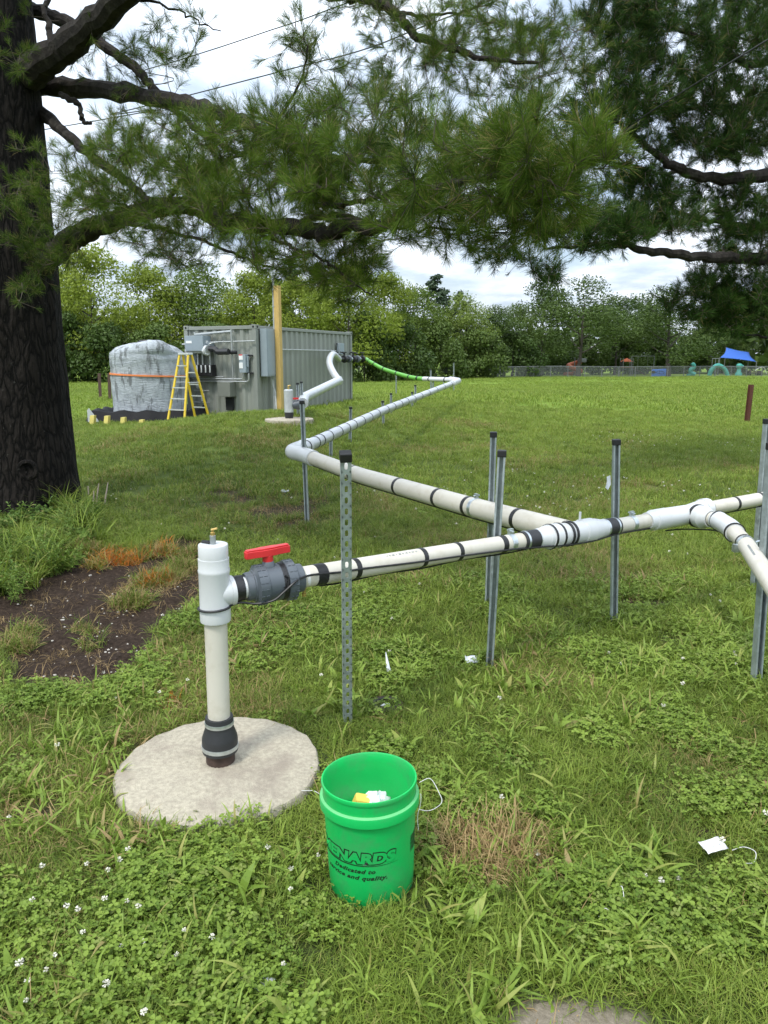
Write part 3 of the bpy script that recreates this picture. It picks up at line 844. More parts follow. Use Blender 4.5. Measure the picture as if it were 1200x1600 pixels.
for xx in (4.9, 5.9):
    MB().tube([(xx, -.34, zv), (xx, .03, zv)], .05, 10).build('wall_outlet', M['black_plastic'], cont, True)
    MB().tube([(xx, -.3, zv + .18), (xx - .02, -.1, zv + .24), (xx - .04, .02, zv + .2)], .02, 8).build('hose_loop', M['black_plastic'], cont, True)

# --- timber service post with its conduit mast
def cw2(x, y, z):
    a = math.atan2(cu.y, cu.x); return Vector((CN.x + x * math.cos(a) - y * math.sin(a), CN.y + x * math.sin(a) + y * math.cos(a), CN.z + z))
pp = cw2(.66, -.32, 0)
post = thing('service_post', 'tall yellow timber post with steel conduit mast beside the grey container', 'utility post', pp, math.atan2(cu.y, cu.x))
MB().box((0, 0, 1.6), (.15, .15, 4.1), bev=.006).build('timber', M['timber'], post, True)
MB().tube([(-.02, .115, 1.2), (-.02, .115, 4.95)], .034, 12).build('mast_conduit', M['conduit'], post, True)
MB().lathe([(.0, .12), (.05, .11), (.075, .05), (.075, 0), (.04, -.03)], 14, (-.02, .115, 4.93)).build('weather_head', M['box_grey'], post, True)
MB().tube([(-.05, .22, 1.18), (-.05, .2, .95), (-.06, .12, .72), (-.1, .08, .3), (-.1, .08, -.4)], .022, 8).build('grey_cable', M['pvc_white'], post, True)
MB().tube([(-.05, .17, 1.18), (-.06, .17, -.4)], .02, 8).build('grey_cable', M['pvc_white'], post, True)
for z in (3.1, 3.55, 4.0):
    MB().tube([(-.06, .15, z), (-.06, .08, z), (-.085, .05, z)], .008, 6).build('pipe_strap', M['clamp'], post, True)

# ------------------------------------------------------------------ foam coated tank, strap, liner, ladder
TC = P(237, 655, 20.8); TC.z = 0.04
tm = bpy.data.materials.new('spray_foam_coating'); tm.use_nodes = True
_L = tm.node_tree.links.new; _b = tm.node_tree.nodes['Principled BSDF']; _b.inputs['Roughness'].default_value = .75
_t = N(tm, 'ShaderNodeTexCoord')
def _n(sc, mpsc, det=8, ro=.7):
    mp = N(tm, 'ShaderNodeMapping'); mp.inputs['Scale'].default_value = mpsc; _L(_t.outputs['Object'], mp.inputs[0])
    n = N(tm, 'ShaderNodeTexNoise'); n.inputs['Scale'].default_value = sc; n.inputs['Detail'].default_value = det; n.inputs['Roughness'].default_value = ro
    _L(mp.outputs[0], n.inputs['Vector']); return n.outputs['Fac']
def _r(f, p0, p1, c0=(0, 0, 0), c1=(1, 1, 1)):
    r = N(tm, 'ShaderNodeValToRGB'); r.color_ramp.elements[0].position = p0; r.color_ramp.elements[1].position = p1
    r.color_ramp.elements[0].color = c0 + (1,); r.color_ramp.elements[1].color = c1 + (1,); _L(f, r.inputs[0]); return r.outputs[0]
def _m(f, a, b):
    x = N(tm, 'ShaderNodeMix', data_type='RGBA'); _L(f, x.inputs[0])
    for i, q in ((6, a), (7, b)):
        if isinstance(q, tuple): x.inputs[i].default_value = q + (1,)
        else: _L(q, x.inputs[i])
    return x.outputs[2]
c = _r(_n(7, (1, 1, 1)), .35, .65, (.29, .32, .345), (.46, .50, .525))
c = _m(_r(_n(3.2, (1.6, 1.6, .35), 6), .52, .58), c, (.17, .185, .19))     # long drip stains
c = _m(_r(_n(9, (1, 1, 1.5), 8, .8), .62, .64), c, (.05, .055, .06))
c = _m(_r(_n(2.2, (1, 1, 2.2), 4), .67, .70), c, (.24, .17, .09))
_L(c, _b.inputs['Base Color'])
_bp = N(tm, 'ShaderNodeBump'); _bp.inputs['Strength'].default_value = .9; _bp.inputs['Distance'].default_value = .05
_L(_n(7, (1, 1, 5)), _bp.inputs['Height']); _L(_bp.outputs[0], _b.inputs['Normal'])
tank = thing('foam_coated_tank', 'round storage tank coated in lumpy weathered grey foam with an orange strap', 'tank', TC)
nt_, nz_ = 72, 40
V = []; F = []
prof = catmull([(.98, 0, -.3), (.985, 0, .3), (1.0, 0, 1.0), (1.0, 0, 1.5), (1.0, 0, 1.70), (.96, 0, 1.83), (.80, 0, 1.96), (.5, 0, 2.05), (.30, 0, 2.07), (0.0, 0, 2.07)], 5)
for i, p in enumerate(prof):
    for j in range(nt_):
        a = 2 * PI * j / nt_
        n = float(fbm(np.array([a * 3 + 5 if a < PI else (2 * PI - a) * 3 + 5]), np.array([p.z * 3]), 1.2, 8, 4)[0]) - .5
        rr = p.x * (1 + .045 * n) + .010 * math.sin(p.z * 26) * math.sin(p.z * 7 + a)
        z = p.z + .12 * n * (p.z > 1.7)
        # a hump of foam over the fill hatch, right of the middle
        hump = math.exp(-((a - R(300)) / .5) ** 2) * max(0, 1 - abs(p.z - 1.98) / .26)
        V.append((rr * math.cos(a) * (1 + .22 * hump), rr * math.sin(a) * (1 + .22 * hump), z + .13 * hump))
for i in range(len(prof) - 1):
    for j in range(nt_):
        F.append((i * nt_ + j, i * nt_ + (j + 1) % nt_, (i + 1) * nt_ + (j + 1) % nt_, (i + 1) * nt_ + j))
m = MB(); m.add(V, F, True); m.build('tank_body', tm, tank, True)
MB().lathe([(0, .08), (.18, .08), (.2, .05), (.24, .05), (.26, 0), (.26, -.06)], 24, (0, 0, 2.07)).build('lid', M['black_plastic'], tank, True)
m = MB(); vs = []
for j in range(64):
    a = 2 * PI * j / 64; z = 1.21 - .04 * math.cos(a)
    for rr, dz in ((1.00, -.022), (1.03, -.022), (1.03, .022), (1.00, .022)):
        vs.append((rr * math.cos(a), rr * math.sin(a), z + dz))
m.add(vs, [(4 * j + k, 4 * ((j + 1) % 64) + k, 4 * ((j + 1) % 64) + (k + 1) % 4, 4 * j + (k + 1) % 4) for j in range(64) for k in range(4)])
m.build('strap', M['orange_strap'], tank, True)

LB = thing('spill_liner', 'black spill containment liner propped up by yellow blocks under the grey tank', 'liner', (TC.x, TC.y, .02))
m = MB(); vs = []; nb = 60
for j in range(nb):
    a = 2 * PI * j / nb
    sq = 1 / max(abs(math.cos(a)), abs(math.sin(a))) ** .8
    rr = 1.30 * sq; w = .03 * math.sin(a * 13)
    for dr, z in ((.22, -.02), (.06, .30 + w), (.0, .32 + w), (-.06, .28 + w), (-.22, .0)):
        vs.append(((rr + dr + w) * math.cos(a), (rr + dr + w) * math.sin(a), z))
m.add(vs, [(5 * j + k, 5 * ((j + 1) % nb) + k, 5 * ((j + 1) % nb) + k + 1, 5 * j + k + 1) for j in range(nb) for k in range(4)], True)
m.build('liner_wall', M['liner'], LB, True)
for j, px in enumerate((151, 173, 198, 226)):
    q = P(px, 655, 18.95); q.z = .0
    w = MB().prism([(-.06, 0), (.06, 0), (.05, .33), (-.05, .33)], .16, (q.x - TC.x, q.y - TC.y - .25, -.07 - .012 * j * j), Matrix(((1, 0, 0), (0, .35, -1), (0, 1, .0))))
    w.build('yellow_block', M['yellow_foam'], LB, True)
m = MB().prism([(0, 0), (.3, 0), (.05, .36), (0, .3)], .01, (P(131, 655, 19).x - TC.x, -1.55, .05), Matrix(((1, 0, 0), (0, 0, -1), (0, 1, 0))))
m.build('liner_corner', M['foil'], LB, True)

lad = P(295, 655, 18.6); lad.z = .18
ladder = thing('step_ladder', 'yellow fibreglass step ladder standing open between the tank and container', 'ladder', lad, R(-32))
hl = 1.60
for s in (-1, 1):
    for (name, y0) in (('front_rail', -.42), ('rear_rail', .46)):
        x0 = s * (.29 if y0 < 0 else .25); x1 = s * .15
        a, b = Vector((x0, y0, 0)), Vector((x1, y0 * .12, hl))
        d = (b - a); Mx = frame(d, (0, 1, 0))
        MB().box((a + b) / 2, (.055, .03, d.length), Mx).build(name, M['fibreglass'], ladder, True)
        MB().box(a, (.08, .06, .05)).build('foot', M['black_plastic'], ladder, True)
for k in range(5):
    t = (k + 1) / 6; w = .29 + (.15 - .29) * t
    MB().box((0, -.42 + .37 * t, hl * t), (2 * w - .02, .085, .022)).build('step', M['alu'], ladder, True)
for k in range(4):
    t = (k + 1) / 5.5; w = .25 + (.15 - .25) * t
    MB().box((0, .46 - .40 * t, hl * t), (2 * w - .02, .02, .03)).build('rear_brace', M['alu'], ladder, True)
for s in (-1, 1): MB().tube([(s * .21, -.2, hl * .58), (s * .2, .22, hl * .58)], .009, 6).build('spreader', M['alu'], ladder, True)
MB().box((0, 0, hl + .02), (.36, .16, .05), bev=.01).build('top_cap', M['alu'], ladder, True)

# ------------------------------------------------------------------ small posts on the lawn
def stake_thing(name, px, py, top, w, mt, label, cat, lean=(0, 0), group=None, kind='wood'):
    g = G(px, py, H); z = math.hypot(g.y, CAMH - g.z); 
    depth = g.y * CT + (CAMH - g.z) * ST
    h = (py - top) / FPX * depth / CT
    t = MB()
    if kind == 'wood': t.box((0, 0, h / 2 - .1), (w, w, h + .2), bev=.01)
    else:
        t.box((0, 0, h / 2 - .1), (.006, w, h + .2)); t.box((.02, -w / 2, h / 2 - .1), (.045, .006, h + .2)); t.box((-.02, w / 2, h / 2 - .1), (.045, .006, h + .2))
    o = t.build(name, mt); o.location = g; o.rotation_euler = (lean[0], lean[1], .3)
    return tag(o, label, cat, group)
stake_thing('bollard_post', 157, 623, 585, .12, M['brownpost'], 'left one of two brown wooden posts on the lawn beyond the tank', 'post', (0, .02), 'brown posts beyond the tank')
stake_thing('bollard_post', 172, 625, 585, .12, M['brownpost'], 'brown wooden post close beside the grey tank, right one of the two', 'post', (.02, .03), 'brown posts beyond the tank')
stake_thing('metal_stake', 1167, 660, 603, .10, M['rusty'], 'rust red steel stake standing alone in the open lawn', 'stake', (.0, .02), kind='u')

# ------------------------------------------------------------------ concrete pads
def concrete(name='concrete'):
    m = mat(name, (.385, .345, .262), .9, var=.2, vs=60, dirtc=(.25, .21, .165), dirt_amt=.8, dirt_scale=6, bump=.6, bs=180)
    return m
M['concrete'] = concrete()
def pad(c, rad, label, h=.035, seed=3):
    n = 72; m = MB(); vs = []
    rr = [rad * (1 + .09 * (float(fbm(np.array([2 + 1.3 * math.cos(2 * PI * j / n)]), np.array([2 + 1.3 * math.sin(2 * PI * j / n)]), 1.1, seed, 4)[0]) - .5)
                 + .03 * (float(fbm(np.array([9 + 6 * math.cos(2 * PI * j / n)]), np.array([9 + 6 * math.sin(2 * PI * j / n)]), 1.0, seed, 3)[0]) - .5)) for j in range(n)]
    rings = [(1.0, -.08), (1.0, h * .55), (.985, h * .85), (.95, h), (.7, h + .004), (.35, h + .006)]
    for f, z in rings:
        for j in range(n):
            a = 2 * PI * j / n; vs.append((rr[j] * f * math.cos(a), rr[j] * f * math.sin(a), z + .003 * math.sin(j * 1.7 + f * 9)))
    vs.append((0, 0, h + .007))
    fs = [(i * n + j, i * n + (j + 1) % n, (i + 1) * n + (j + 1) % n, (i + 1) * n + j) for i in range(len(rings) - 1) for j in range(n)]
    k = (len(rings) - 1) * n
    fs += [(k + j, k + (j + 1) % n, len(vs) - 1) for j in range(n)]
    m.add(vs, fs, True)
    o = m.build('concrete_pad', M['concrete']); o.location = c
    return tag(o, label, 'concrete pad', 'round concrete well pads')
pz = float(H(PADC.x, PADC.y)); PADC.z = pz
pad(Vector((P(340, 1208, 3.0).x, PADC.y - .01, pz)), .41, 'round tan concrete pad in the grass beside the green bucket')
PAD2.z = float(H(PAD2.x, PAD2.y))
pad(PAD2, .46, 'small far concrete pad on the mound in front of the container', .05, 5)

# ------------------------------------------------------------------ piecewise line in picture terms: (px, py, depth)
class Line:
    def __init__(s, k): s.k = k
    def at(s, px):
        k = s.k
        for a, b in zip(k, k[1:]):
            if a[0] <= px <= b[0] or b is k[-1] or (px < k[0][0] and a is k[0]):
                t = (px - a[0]) / (b[0] - a[0])
                iz = 1 / a[2] + t * (1 / b[2] - 1 / a[2])
                return P(px, a[1] + t * (b[1] - a[1]), 1 / iz)
    def pts(s, a, b, n=12): return [s.at(a + (b - a) * i / n) for i in range(n + 1)]
    def dirn(s, px): return (s.at(px + 3) - s.at(px - 3)).normalized()
def band(root, ln, px, w, r, mt, name='tape_band', n=20, bulge=0):
    c = ln.at(px); d = ln.dirn(px)
    m = MB()
    if bulge: m.lathe([(r - .004, -w / 2), (r + bulge * .4, -w / 2 + .002), (r + bulge, 0), (r + bulge * .4, w / 2 - .002), (r - .004, w / 2)], n, c, frame(d))
    else: m.lathe([(r - .004, -w / 2), (r + .0018, -w / 2), (r + .0022, 0), (r + .0018, w / 2), (r - .004, w / 2)], n, c, frame(d))
    return m.build(name, mt, root)
def hub(root, ln, px0, px1, prof, name, mt, n=28):
    """fitting between two picture columns; prof = [(t 0..1, radius)]"""
    a, b = ln.at(px0), ln.at(px1); L_ = (b - a).length
    m = MB(); m.lathe([(r, t * L_) for t, r in prof], n, a, frame(b - a))
    return m.build(name, mt, root)
def strut_clamp(root, ln, px, r, post_dir=(0, 1, 0)):
    c = ln.at(px); d = ln.dirn(px); F = frame(d)
    m = MB(); m.lathe([(r - .002, -.016), (r + .003, -.016), (r + .003, .016), (r - .002, .016)], 24, c, F)
    o = m.build('pipe_clamp', M['clamp'], root)
    up = Vector((0, 0, 1)); up = (up - d * up.dot(d)).normalized()
    e = MB(); e.box(c + up * (r + .016), (.03, .014, .032), Matrix((d, up.cross(d), up)).transposed())
    e.tube([c + up * (r + .02) - up.cross(d) * .025, c + up * (r + .02) + up.cross(d) * .025], .0045, 8)
    s = MB(); bolt = e.build('clamp_bolt', M['clamp'], root)
    bolt.parent = o; bolt.matrix_parent_inverse = full_matrix(o).inverted()
    return o

RP = .0445
MAIN = Line([(335, 926, 2.90), (478, 901, 3.07), (773, 852, 3.85), (1075, 804, 4.72)])
# ---- riser
rx, ry = PADC.x, PADC.y
pz += .034
rtop = P(332, 852, 2.83); rz_top = rtop.z
rbase = Vector((P(345, 1205, 3.04).x, ry, pz))
rt = Vector((P(333, 850, 2.85).x, ry - .005, rz_top))
ax = (rt - rbase).normalized(); RF = frame(ax, (0, -1, 0))
Lr = (rt - rbase).length
riser = thing('well_riser', 'white plastic riser pipe with wide tee top standing on the near concrete pad', 'riser pipe', rbase)
def rl(prof, name, mt, n=32, par=riser, label=None):
    m = MB(); m.lathe(prof, n, rbase, RF); return m.build(name, mt, par, label=label)
rl([(.046, .0), (.058, .0), (.0585, .075), (.045, .075)], 'casing_stub', M['rustpipe'])
boot = rl([(.044, .205), (.055, .205), (.0565, .20), (.0565, .165), (.058, .155), (.070, .12), (.072, .105), (.072, .065), (.0715, .055), (.052, .052)], 'rubber_boot', M['rubber'])
for a, b, rr in ((.17, .186, .058), (.068, .085, .0735)):
    rl([(rr - .003, a), (rr, a), (rr + .001, (a + b) / 2), (rr, b), (rr - .003, b)], 'hose_clamp', M['clamp'])
rl([(RP, .08), (RP, Lr - .2)], 'riser_pipe', M['pvc'])
tl = Lr
rl([(.045, tl - .308), (.0585, tl - .31), (.060, tl - .303), (.060, tl - .26), (.0592, tl - .255), (.0592, tl - .115), (.0612, tl - .11), (.0612, tl - .10), (.0592, tl - .095), (.0592, tl - .055), (.0, tl - .055)], 'tee_fitting', M['pvc_white'])
rl([(.045, tl - .06), (.0565, tl - .058), (.057, tl - .05), (.057, tl - .004), (.055, tl), (.0, tl + .001)], 'end_plug', M['pvc_white'])
b_ = rl([(0.0, tl), (.011, tl), (.012, tl + .004), (.012, tl + .034), (.008, tl + .036), (0, tl + .036)], 'steel_nipple', M['steel'], 12)
b_ = rl([(0.0, tl + .036), (.009, tl + .036), (.009, tl + .046), (.005, tl + .048), (.005, tl + .06), (.0, tl + .061)], 'brass_valve', M['brass'], 10)
m = MB(); p0 = rbase + ax * (tl + .058)
m.tube([p0 + Vector((-.004, -.004, 0)), p0 + Vector((.02, -.006, .006))], .004, 8); m.build('brass_lever', M['brass'], riser)
m = MB(); m.tube([rbase + ax * tl + Vector((-.045, .02, .004)), rbase + ax * tl + Vector((-.015, .0, .008)), rbase + ax * tl + Vector((-.012, 0, 0.003))], .007, 8); m.build('black_plug', M['black_plastic'], riser)
# side mouth of the tee
A = MAIN.at(335); A = rbase + ax * ((A - rbase).dot(ax))
TEEH = A.copy()
d0 = (MAIN.at(420) - A).normalized()
m = MB(); Ld = (MAIN.at(356) - A).length
m.lathe([(.057, .0), (.0585, .035), (.057, .07), (.0595, .074), (.0600, Ld), (.045, Ld + .001)], 28, A, frame(d0)); m.build('tee_mouth', M['pvc_white'], riser)

# ---- ball valve
VL = Line([(335, 926, 2.90), (478, 901, 3.07)])
valve = thing('ball_valve', 'dark grey plastic union ball valve with red handle between riser and pipe', 'valve', MAIN.at(425))
m = MB(); m.tube([A + d0 * .04, MAIN.at(400), MAIN.at(480)], .043, 22); m.build('nipple_pipe', M['white'], valve)
band(valve, MAIN, 369, .052, .0505, M['tape'], n=32)
def ring(px0, px1, r0, r1, name, grooves=0):
    a, b = MAIN.at(px0), MAIN.at(px1); L_ = (b - a).length; F = frame(b - a)
    m = MB(); m.lathe([(r0 - .008, 0), (r0, .003), (r0, L_ * .15), (r1, L_ * .3), (r1, L_ * .97), (r1 - .004, L_), (.03, L_)], 36, a, F)
    for k in range(grooves):
        an = 2 * PI * k / grooves
        for off in (.38, .72):
            p = a + F @ Vector((math.cos(an) * (r1 + .0006), math.sin(an) * (r1 + .0006), L_ * (off + .04)))
            m.box(p, (.004, .0035, L_ * .24), F @ Matrix.Rotation(an, 3, 'Z'))
    return m.build(name, M['pvc_grey'], valve)
hub(valve, MAIN, 383, 398, [(0, .035), (0, .055), (.1, .0585), (1, .060), (1, .03)], 'socket_end', M['pvc_grey'])
ring(393, 414, .064, .081, 'union_nut', 18)
hub(valve, MAIN, 414, 444, [(0, .05), (0, .075), (.5, .0765), (.96, .075), (1, .05)], 'valve_body', M['pvc_grey'], 36)
o = ring(463, 443, .062, .083, 'union_nut', 18)
hub(valve, MAIN, 459, 471, [(0, .03), (0, .060), (.9, .059), (1, .056), (1, .03)], 'socket_end', M['pvc_grey'])
band(valve, MAIN, 440, .022, .0765, M['tape'])
vc = MAIN.at(421); vd = MAIN.dirn(421); vup = (Vector((0, 0, 1)) - vd * vd.z).normalized()
m = MB(); m.lathe([(.03, .05), (.030, .075), (.024, .088), (.021, .095), (0, .095)], 20, vc, frame(vup, vd)); m.build('valve_neck', M['pvc_grey'], valve)
for s in (-1, 1):
    m = MB(); sv = vd.cross(vup); m.prism([(-.02, .045), (.02, .045), (.006, .088), (-.006, .088)], .006, vc + sv * (s * .02 - .003), Matrix((vd, vup, sv)).transposed()); m.build('neck_rib', M['pvc_grey'], valve)
hm = MB(); HF = Matrix((vd, vup.cross(vd), vup)).transposed()
hm.lathe([(.02, .088), (.0215, .089), (.0225, .118), (.0, .118)], 20, vc, HF)
outl = [(-.098, .010), (-.095, .0155), (-.05, .0165), (-.028, .0225), (.028, .0225), (.05, .0165), (.095, .0155), (.098, .010), (.098, -.010), (.095, -.0155), (.05, -.0165), (.028, -.0225), (-.028, -.0225), (-.05, -.0165), (-.095, -.0155), (-.098, -.010)]
hrot = HF @ Matrix.Rotation(R(4), 3, 'Z')
hm.prism([(x * .97, y) for x, y in outl], .028, vc + vup * .117, hrot)
hm.prism([(x * .93, y * .8) for x, y in outl], .006, vc + vup * .1455, hrot)
h = hm.build('red_handle', M['red'], valve)
bv = h.modifiers.new('edge', 'BEVEL'); bv.width = .004; bv.segments = 2; bv.limit_method = 'ANGLE'
# small brass drain below the pipe
bd = MAIN.at(474) - vup * .047
m = MB(); m.lathe([(0, .02), (.008, .02), (.011, .012), (.011, -.004), (.007, -.008), (.007, -.02), (.0095, -.022), (.0095, -.036), (0, -.037)], 12, bd, Matrix.Identity(3))
m.tube([bd, bd + Vector((-.02, -.004, .002))], .0045, 8)
m.build('brass_drain', M['brass'], valve)

# ---- main line to the wye and the tee
main = thing('header_pipe', 'cream plastic pipe with black tape bands running from valve to white wye', 'pipe', MAIN.at(600))
m = MB(); m.tube(MAIN.pts(466, 1028, 24), RP, 22); m.build('pipe', M['pvc'], main)
for px, w in ((497, .052), (553, .026), (657, .026), (713, .026), (783, .034)): band(main, MAIN, px, w, RP, M['tape'])
for k in range(14):                              # faint grey print along the pipe wall
    px = 600 + k * 3.4 + (k % 3) * .8
    c = MAIN.at(px); d = MAIN.dirn(px); u = (Vector((0, -.55, .83))); u = (u - d * u.dot(d)).normalized()
    if k == 0: pm = MB()
    pm.box(c + u * (RP + .0002), (.006, .008 if k % 4 else .004, .0012), Matrix((d, u.cross(d), u)).transposed())
pmo = pm.build('pipe_print', M['steel'], main); pmo['kind'] = 'stuff'
strut_clamp(main, MAIN, 797, RP)
strut_clamp(main, MAIN, 986, RP)
for a, b in ((814, 843), (940, 963)):
    c = hub(main, MAIN, a, b, [(0, .040), (0, .0505), (.45, .052), (.55, .052), (1, .0505), (1, .04)], 'rubber_coupling', M['rubber'])
    for t in (.18, .84):
        band(main, MAIN, a + (b - a) * t, .013, .0512, M['clamp'], 'hose_clamp')
wy = thing('wye_fitting', 'bulky white plastic wye fitting where the two pipelines meet', 'pipe fitting', MAIN.at(890))
hub(wy, MAIN, 838, 862, [(0, .044), (.0, .054), (.5, .058), (.55, .062), (1, .064), (1, .05)], 'reducer', M['pvc_white'])
hub(wy, MAIN, 856, 925, [(0, .05), (.0, .068), (.22, .069), (.24, .064), (.72, .064), (.74, .070), (.97, .070), (1, .06)], 'wye_body', M['pvc_white'])
hub(wy, MAIN, 922, 944, [(0, .06), (.0, .066), (.3, .064), (.75, .053), (1, .052), (1, .04)], 'reducer', M['pvc_white'])
for px in (858, 871, 884, 890): band(wy, MAIN, px, .014, .0695, M['tape'])
c = MAIN.at(905)
m = MB(); m.tube([c + Vector((0, 0, .06)), c + Vector((0, 0, .115))], .007, 8); m.build('white_nipple', M['pvc_white'], wy)
c = MAIN.at(862); up_ = Vector((0, 0, 1))

BACK = Line([(462, 706, 7.5), (560, 742, 6.35), (740, 793, 4.95), (886, 831, 4.15)])
RB = .066
BR = Line([(1092, 797, 4.78), (1340, 752, 5.5)])
SIDE = [MAIN.at(1078), P(1100, 808, 4.62), P(1122, 813, 4.50), P(1140, 824, 4.30), P(1165, 850, 3.97), P(1200, 903, 3.42), P(1262, 1003, 2.75), P(1400, 1230, 2.0)]
tee = thing('tee_fitting', 'white plastic tee fitting that splits the pipe into two at right', 'pipe fitting', MAIN.at(1060))
hub(tee, MAIN, 1010, 1040, [(0, .044), (.0, .052), (.25, .056), (.3, .064), (.96, .066), (1, .05)], 'reducer', M['pvc_white'])
T0, T1 = MAIN.at(1036), BR.at(1098)
m = MB(); m.tube([T0, MAIN.at(1056), MAIN.at(1076), T1], [.064, .064, .064, .064], 26); m.build('tee_body', M['pvc_white'], tee)
m = MB(); m.lathe([(.05, 0), (.069, 0), (.070, .02), (.069, .05), (.06, .055), (.05, .058)], 26, T1 - BR.dirn(1100) * .01, frame(BR.dirn(1100))); m.build('tee_collar', M['pvc_white'], tee)
sd = (SIDE[2] - SIDE[0]).normalized()
m = MB(); m.lathe([(.05, .0), (.063, .0), (.064, .07), (.071, .075), (.072, .13), (.068, .135), (.056, .17), (.054, .19), (.04, .19)], 28, SIDE[0], frame(sd)); m.build('tee_branch', M['pvc_white'], tee)
m = MB(); m.lathe([(.06, .0), (.0745, .0), (.0748, .022), (.06, .022)], 28, SIDE[0] + sd * .062, frame(sd)); m.build('tape_band', M['tape'], tee)

br = thing('branch_pipe', 'cream plastic pipe with black bands leaving the tee toward the right edge', 'pipe', BR.at(1150))
m = MB(); m.tube(BR.pts(1098, 1900, 22), RP, 20); m.build('pipe', M['pvc'], br)
for px in (1108, 1148, 1186, 1226, 1268, 1340, 1410, 1500, 1600): band(br, BR, px, .022, RP, M['tape'])
side = thing('side_pipe', 'cream plastic pipe that elbows down from the tee and leaves past the right edge', 'pipe', SIDE[4])
st = catmull(SIDE[1:4], 6)
m = MB(); m.tube([SIDE[0] + sd * .17, SIDE[2]], RP, 20); m.build('short_pipe', M['pvc'], side)
ep = catmull([SIDE[1] + sd * .11, SIDE[2], SIDE[3], SIDE[3].lerp(SIDE[4], .35)], 6)
m = MB(); m.tube(ep[5:], [.056] * 3 + [.0535] * (len(ep) - 11) + [.056] * 3, 22); m.build('elbow_fitting', M['pvc_white'], side)
m = MB(); m.tube([SIDE[3].lerp(SIDE[4], .2), SIDE[4], SIDE[4] + (SIDE[5] - SIDE[4]) * 6], RP, 22); m.build('pipe', M['pvc'], side)
def ringat(root, a, b, t, w, r, mt, name='tape_band'):
    c = a.lerp(b, t); m = MB(); m.lathe([(r - .004, -w / 2), (r + .002, -w / 2), (r + .002, w / 2), (r - .004, w / 2)], 22, c, frame(b - a)); return m.build(name, mt, root)
ringat(side, SIDE[0], SIDE[2], .72, .03, RP, M['tape']); ringat(side, SIDE[0], SIDE[2], 1.0, .015, .0575, M['tape'])
ringat(side, SIDE[3], SIDE[4], .34, .012, .0565, M['tape']); ringat(side, SIDE[3], SIDE[4], .92, .014, RP, M['tape'])
c = ringat(side, SIDE[3], SIDE[4], 1.02, .03, RP + .001, M['clamp'], 'pipe_clamp')
cc = SIDE[4]
m = MB(); m.tube([cc + Vector((.05, .02, .0)), cc + Vector((.16, .09, .01))], .006, 8); m.box(cc + Vector((-.055, -.01, -.02)), (.03, .03, .04)); m.build('clamp_bolt', M['clamp'], side)
for k in range(9):
    a, b = SIDE[4], SIDE[5]
    t = .3 + k * .035; c0 = a.lerp(b, t); d = (b - a).normalized(); u = Vector((-.5, -.3, .8)); u = (u - d * u.dot(d)).normalized()
    if k == 0: pm = MB()
    pm.box(c0 + u * (RP + .0004), (.014, .010, .0012), Matrix((d, u.cross(d), u)).transposed())
pmo = pm.build('pipe_print', M['steel'], side); pmo['kind'] = 'stuff'

# ---- back line: wye -> elbow -> far elbow
back = thing('transfer_pipe', 'thick cream pipe slanting from the wye to the elbow above the dirt', 'pipe', BACK.at(700))
m = MB(); m.tube(BACK.pts(884, 478, 18), RB, 24); m.build('pipe', M['pvc'], back)
for px in (811, 733, 686, 624, 553, 484): band(back, BACK, px, .034, RB, M['tape'], n=24)
strut_clamp(back, BACK, 744, RB)
for (mx_, n_) in ((1, 26),):
    mm = MB()
    pts = [BACK.at(880 - (880 - 480) * i / n_) + Vector((0, -.01, -RB - .006)) for i in range(n_ + 1)]
    mm.tube(pts, .0055, 6); mm.build('heat_cable', M['wire'], back)
FAR = Line([(455, 708, 7.55), (510, 683, 8.6), (600, 641, 12.0), (712, 597, 20.0)])
far = thing('far_pipe', 'long white pipe run with thin dark bands climbing from elbow to far corner', 'pipe', FAR.at(600))
pf = [FAR.at(472 + (710 - 472) * i / 30) for i in range(31)]
m = MB(); m.tube(pf, RB, 20); m.build('pipe', M['foil'], far)
for px in (478, 492, 500, 513, 528, 540, 551, 564, 576, 588, 602, 613, 624, 634, 645, 656, 668, 680, 692, 703):
    band(far, FAR, px, .02 + .00003 * (px - 470), RB + .002, M['tape'] if px < 600 else M['rubber'], n=16)
el = [BACK.at(490), BACK.at(474), P(461, 706, 7.5) + Vector((-.03, .02, 0)), FAR.at(468) + Vector((-.02, .1, 0)), FAR.at(482)]
m = MB(); m.tube(catmull(el, 5), [.078] * 4 + [.074] * 13 + [.078] * 4, 22); m.build('elbow_fitting', M['pvc_white'], back)
fe = P(716, 595, 20.4)
m = MB(); m.tube([FAR.at(706), fe, P(704, 593, 21.2)], .085, 14); m.build('elbow_fitting', M['pvc_white'], far)
HL = [P(712, 594, 20.6), P(690, 593, 21.2), P(662, 592, 22.0)]
m = MB(); m.tube(HL, RB, 14); m.build('return_pipe', M['pvc_white'], far)
for t in (.3, .8): ringat(far, HL[0], HL[2], t, .05, RB, M['tape'])
# green hose to the container
V1w = Vector((CN.x, CN.y, CN.z)) + cu * 6.5 - cw * .34 + Vector((0, 0, zv))
gh = [HL[2], P(645, 590, 22.4), P(622, 584, 23.3), P(598, 576, 24.3), P(578, 565, 25.2), V1w]
hose = thing('green_hose', 'bright green hose sagging between the white pipe and the container valves', 'hose', gh[2])
gp = catmull(gh, 6)
m = MB(); m.tube(gp, .062, 14); m.build('hose', M['greenhose'], hose)
for t in (3, 7, 12, 17, 21, 24):
    ringat(hose, gp[t], gp[t + 1], .5, .07, .062, M['tape'])
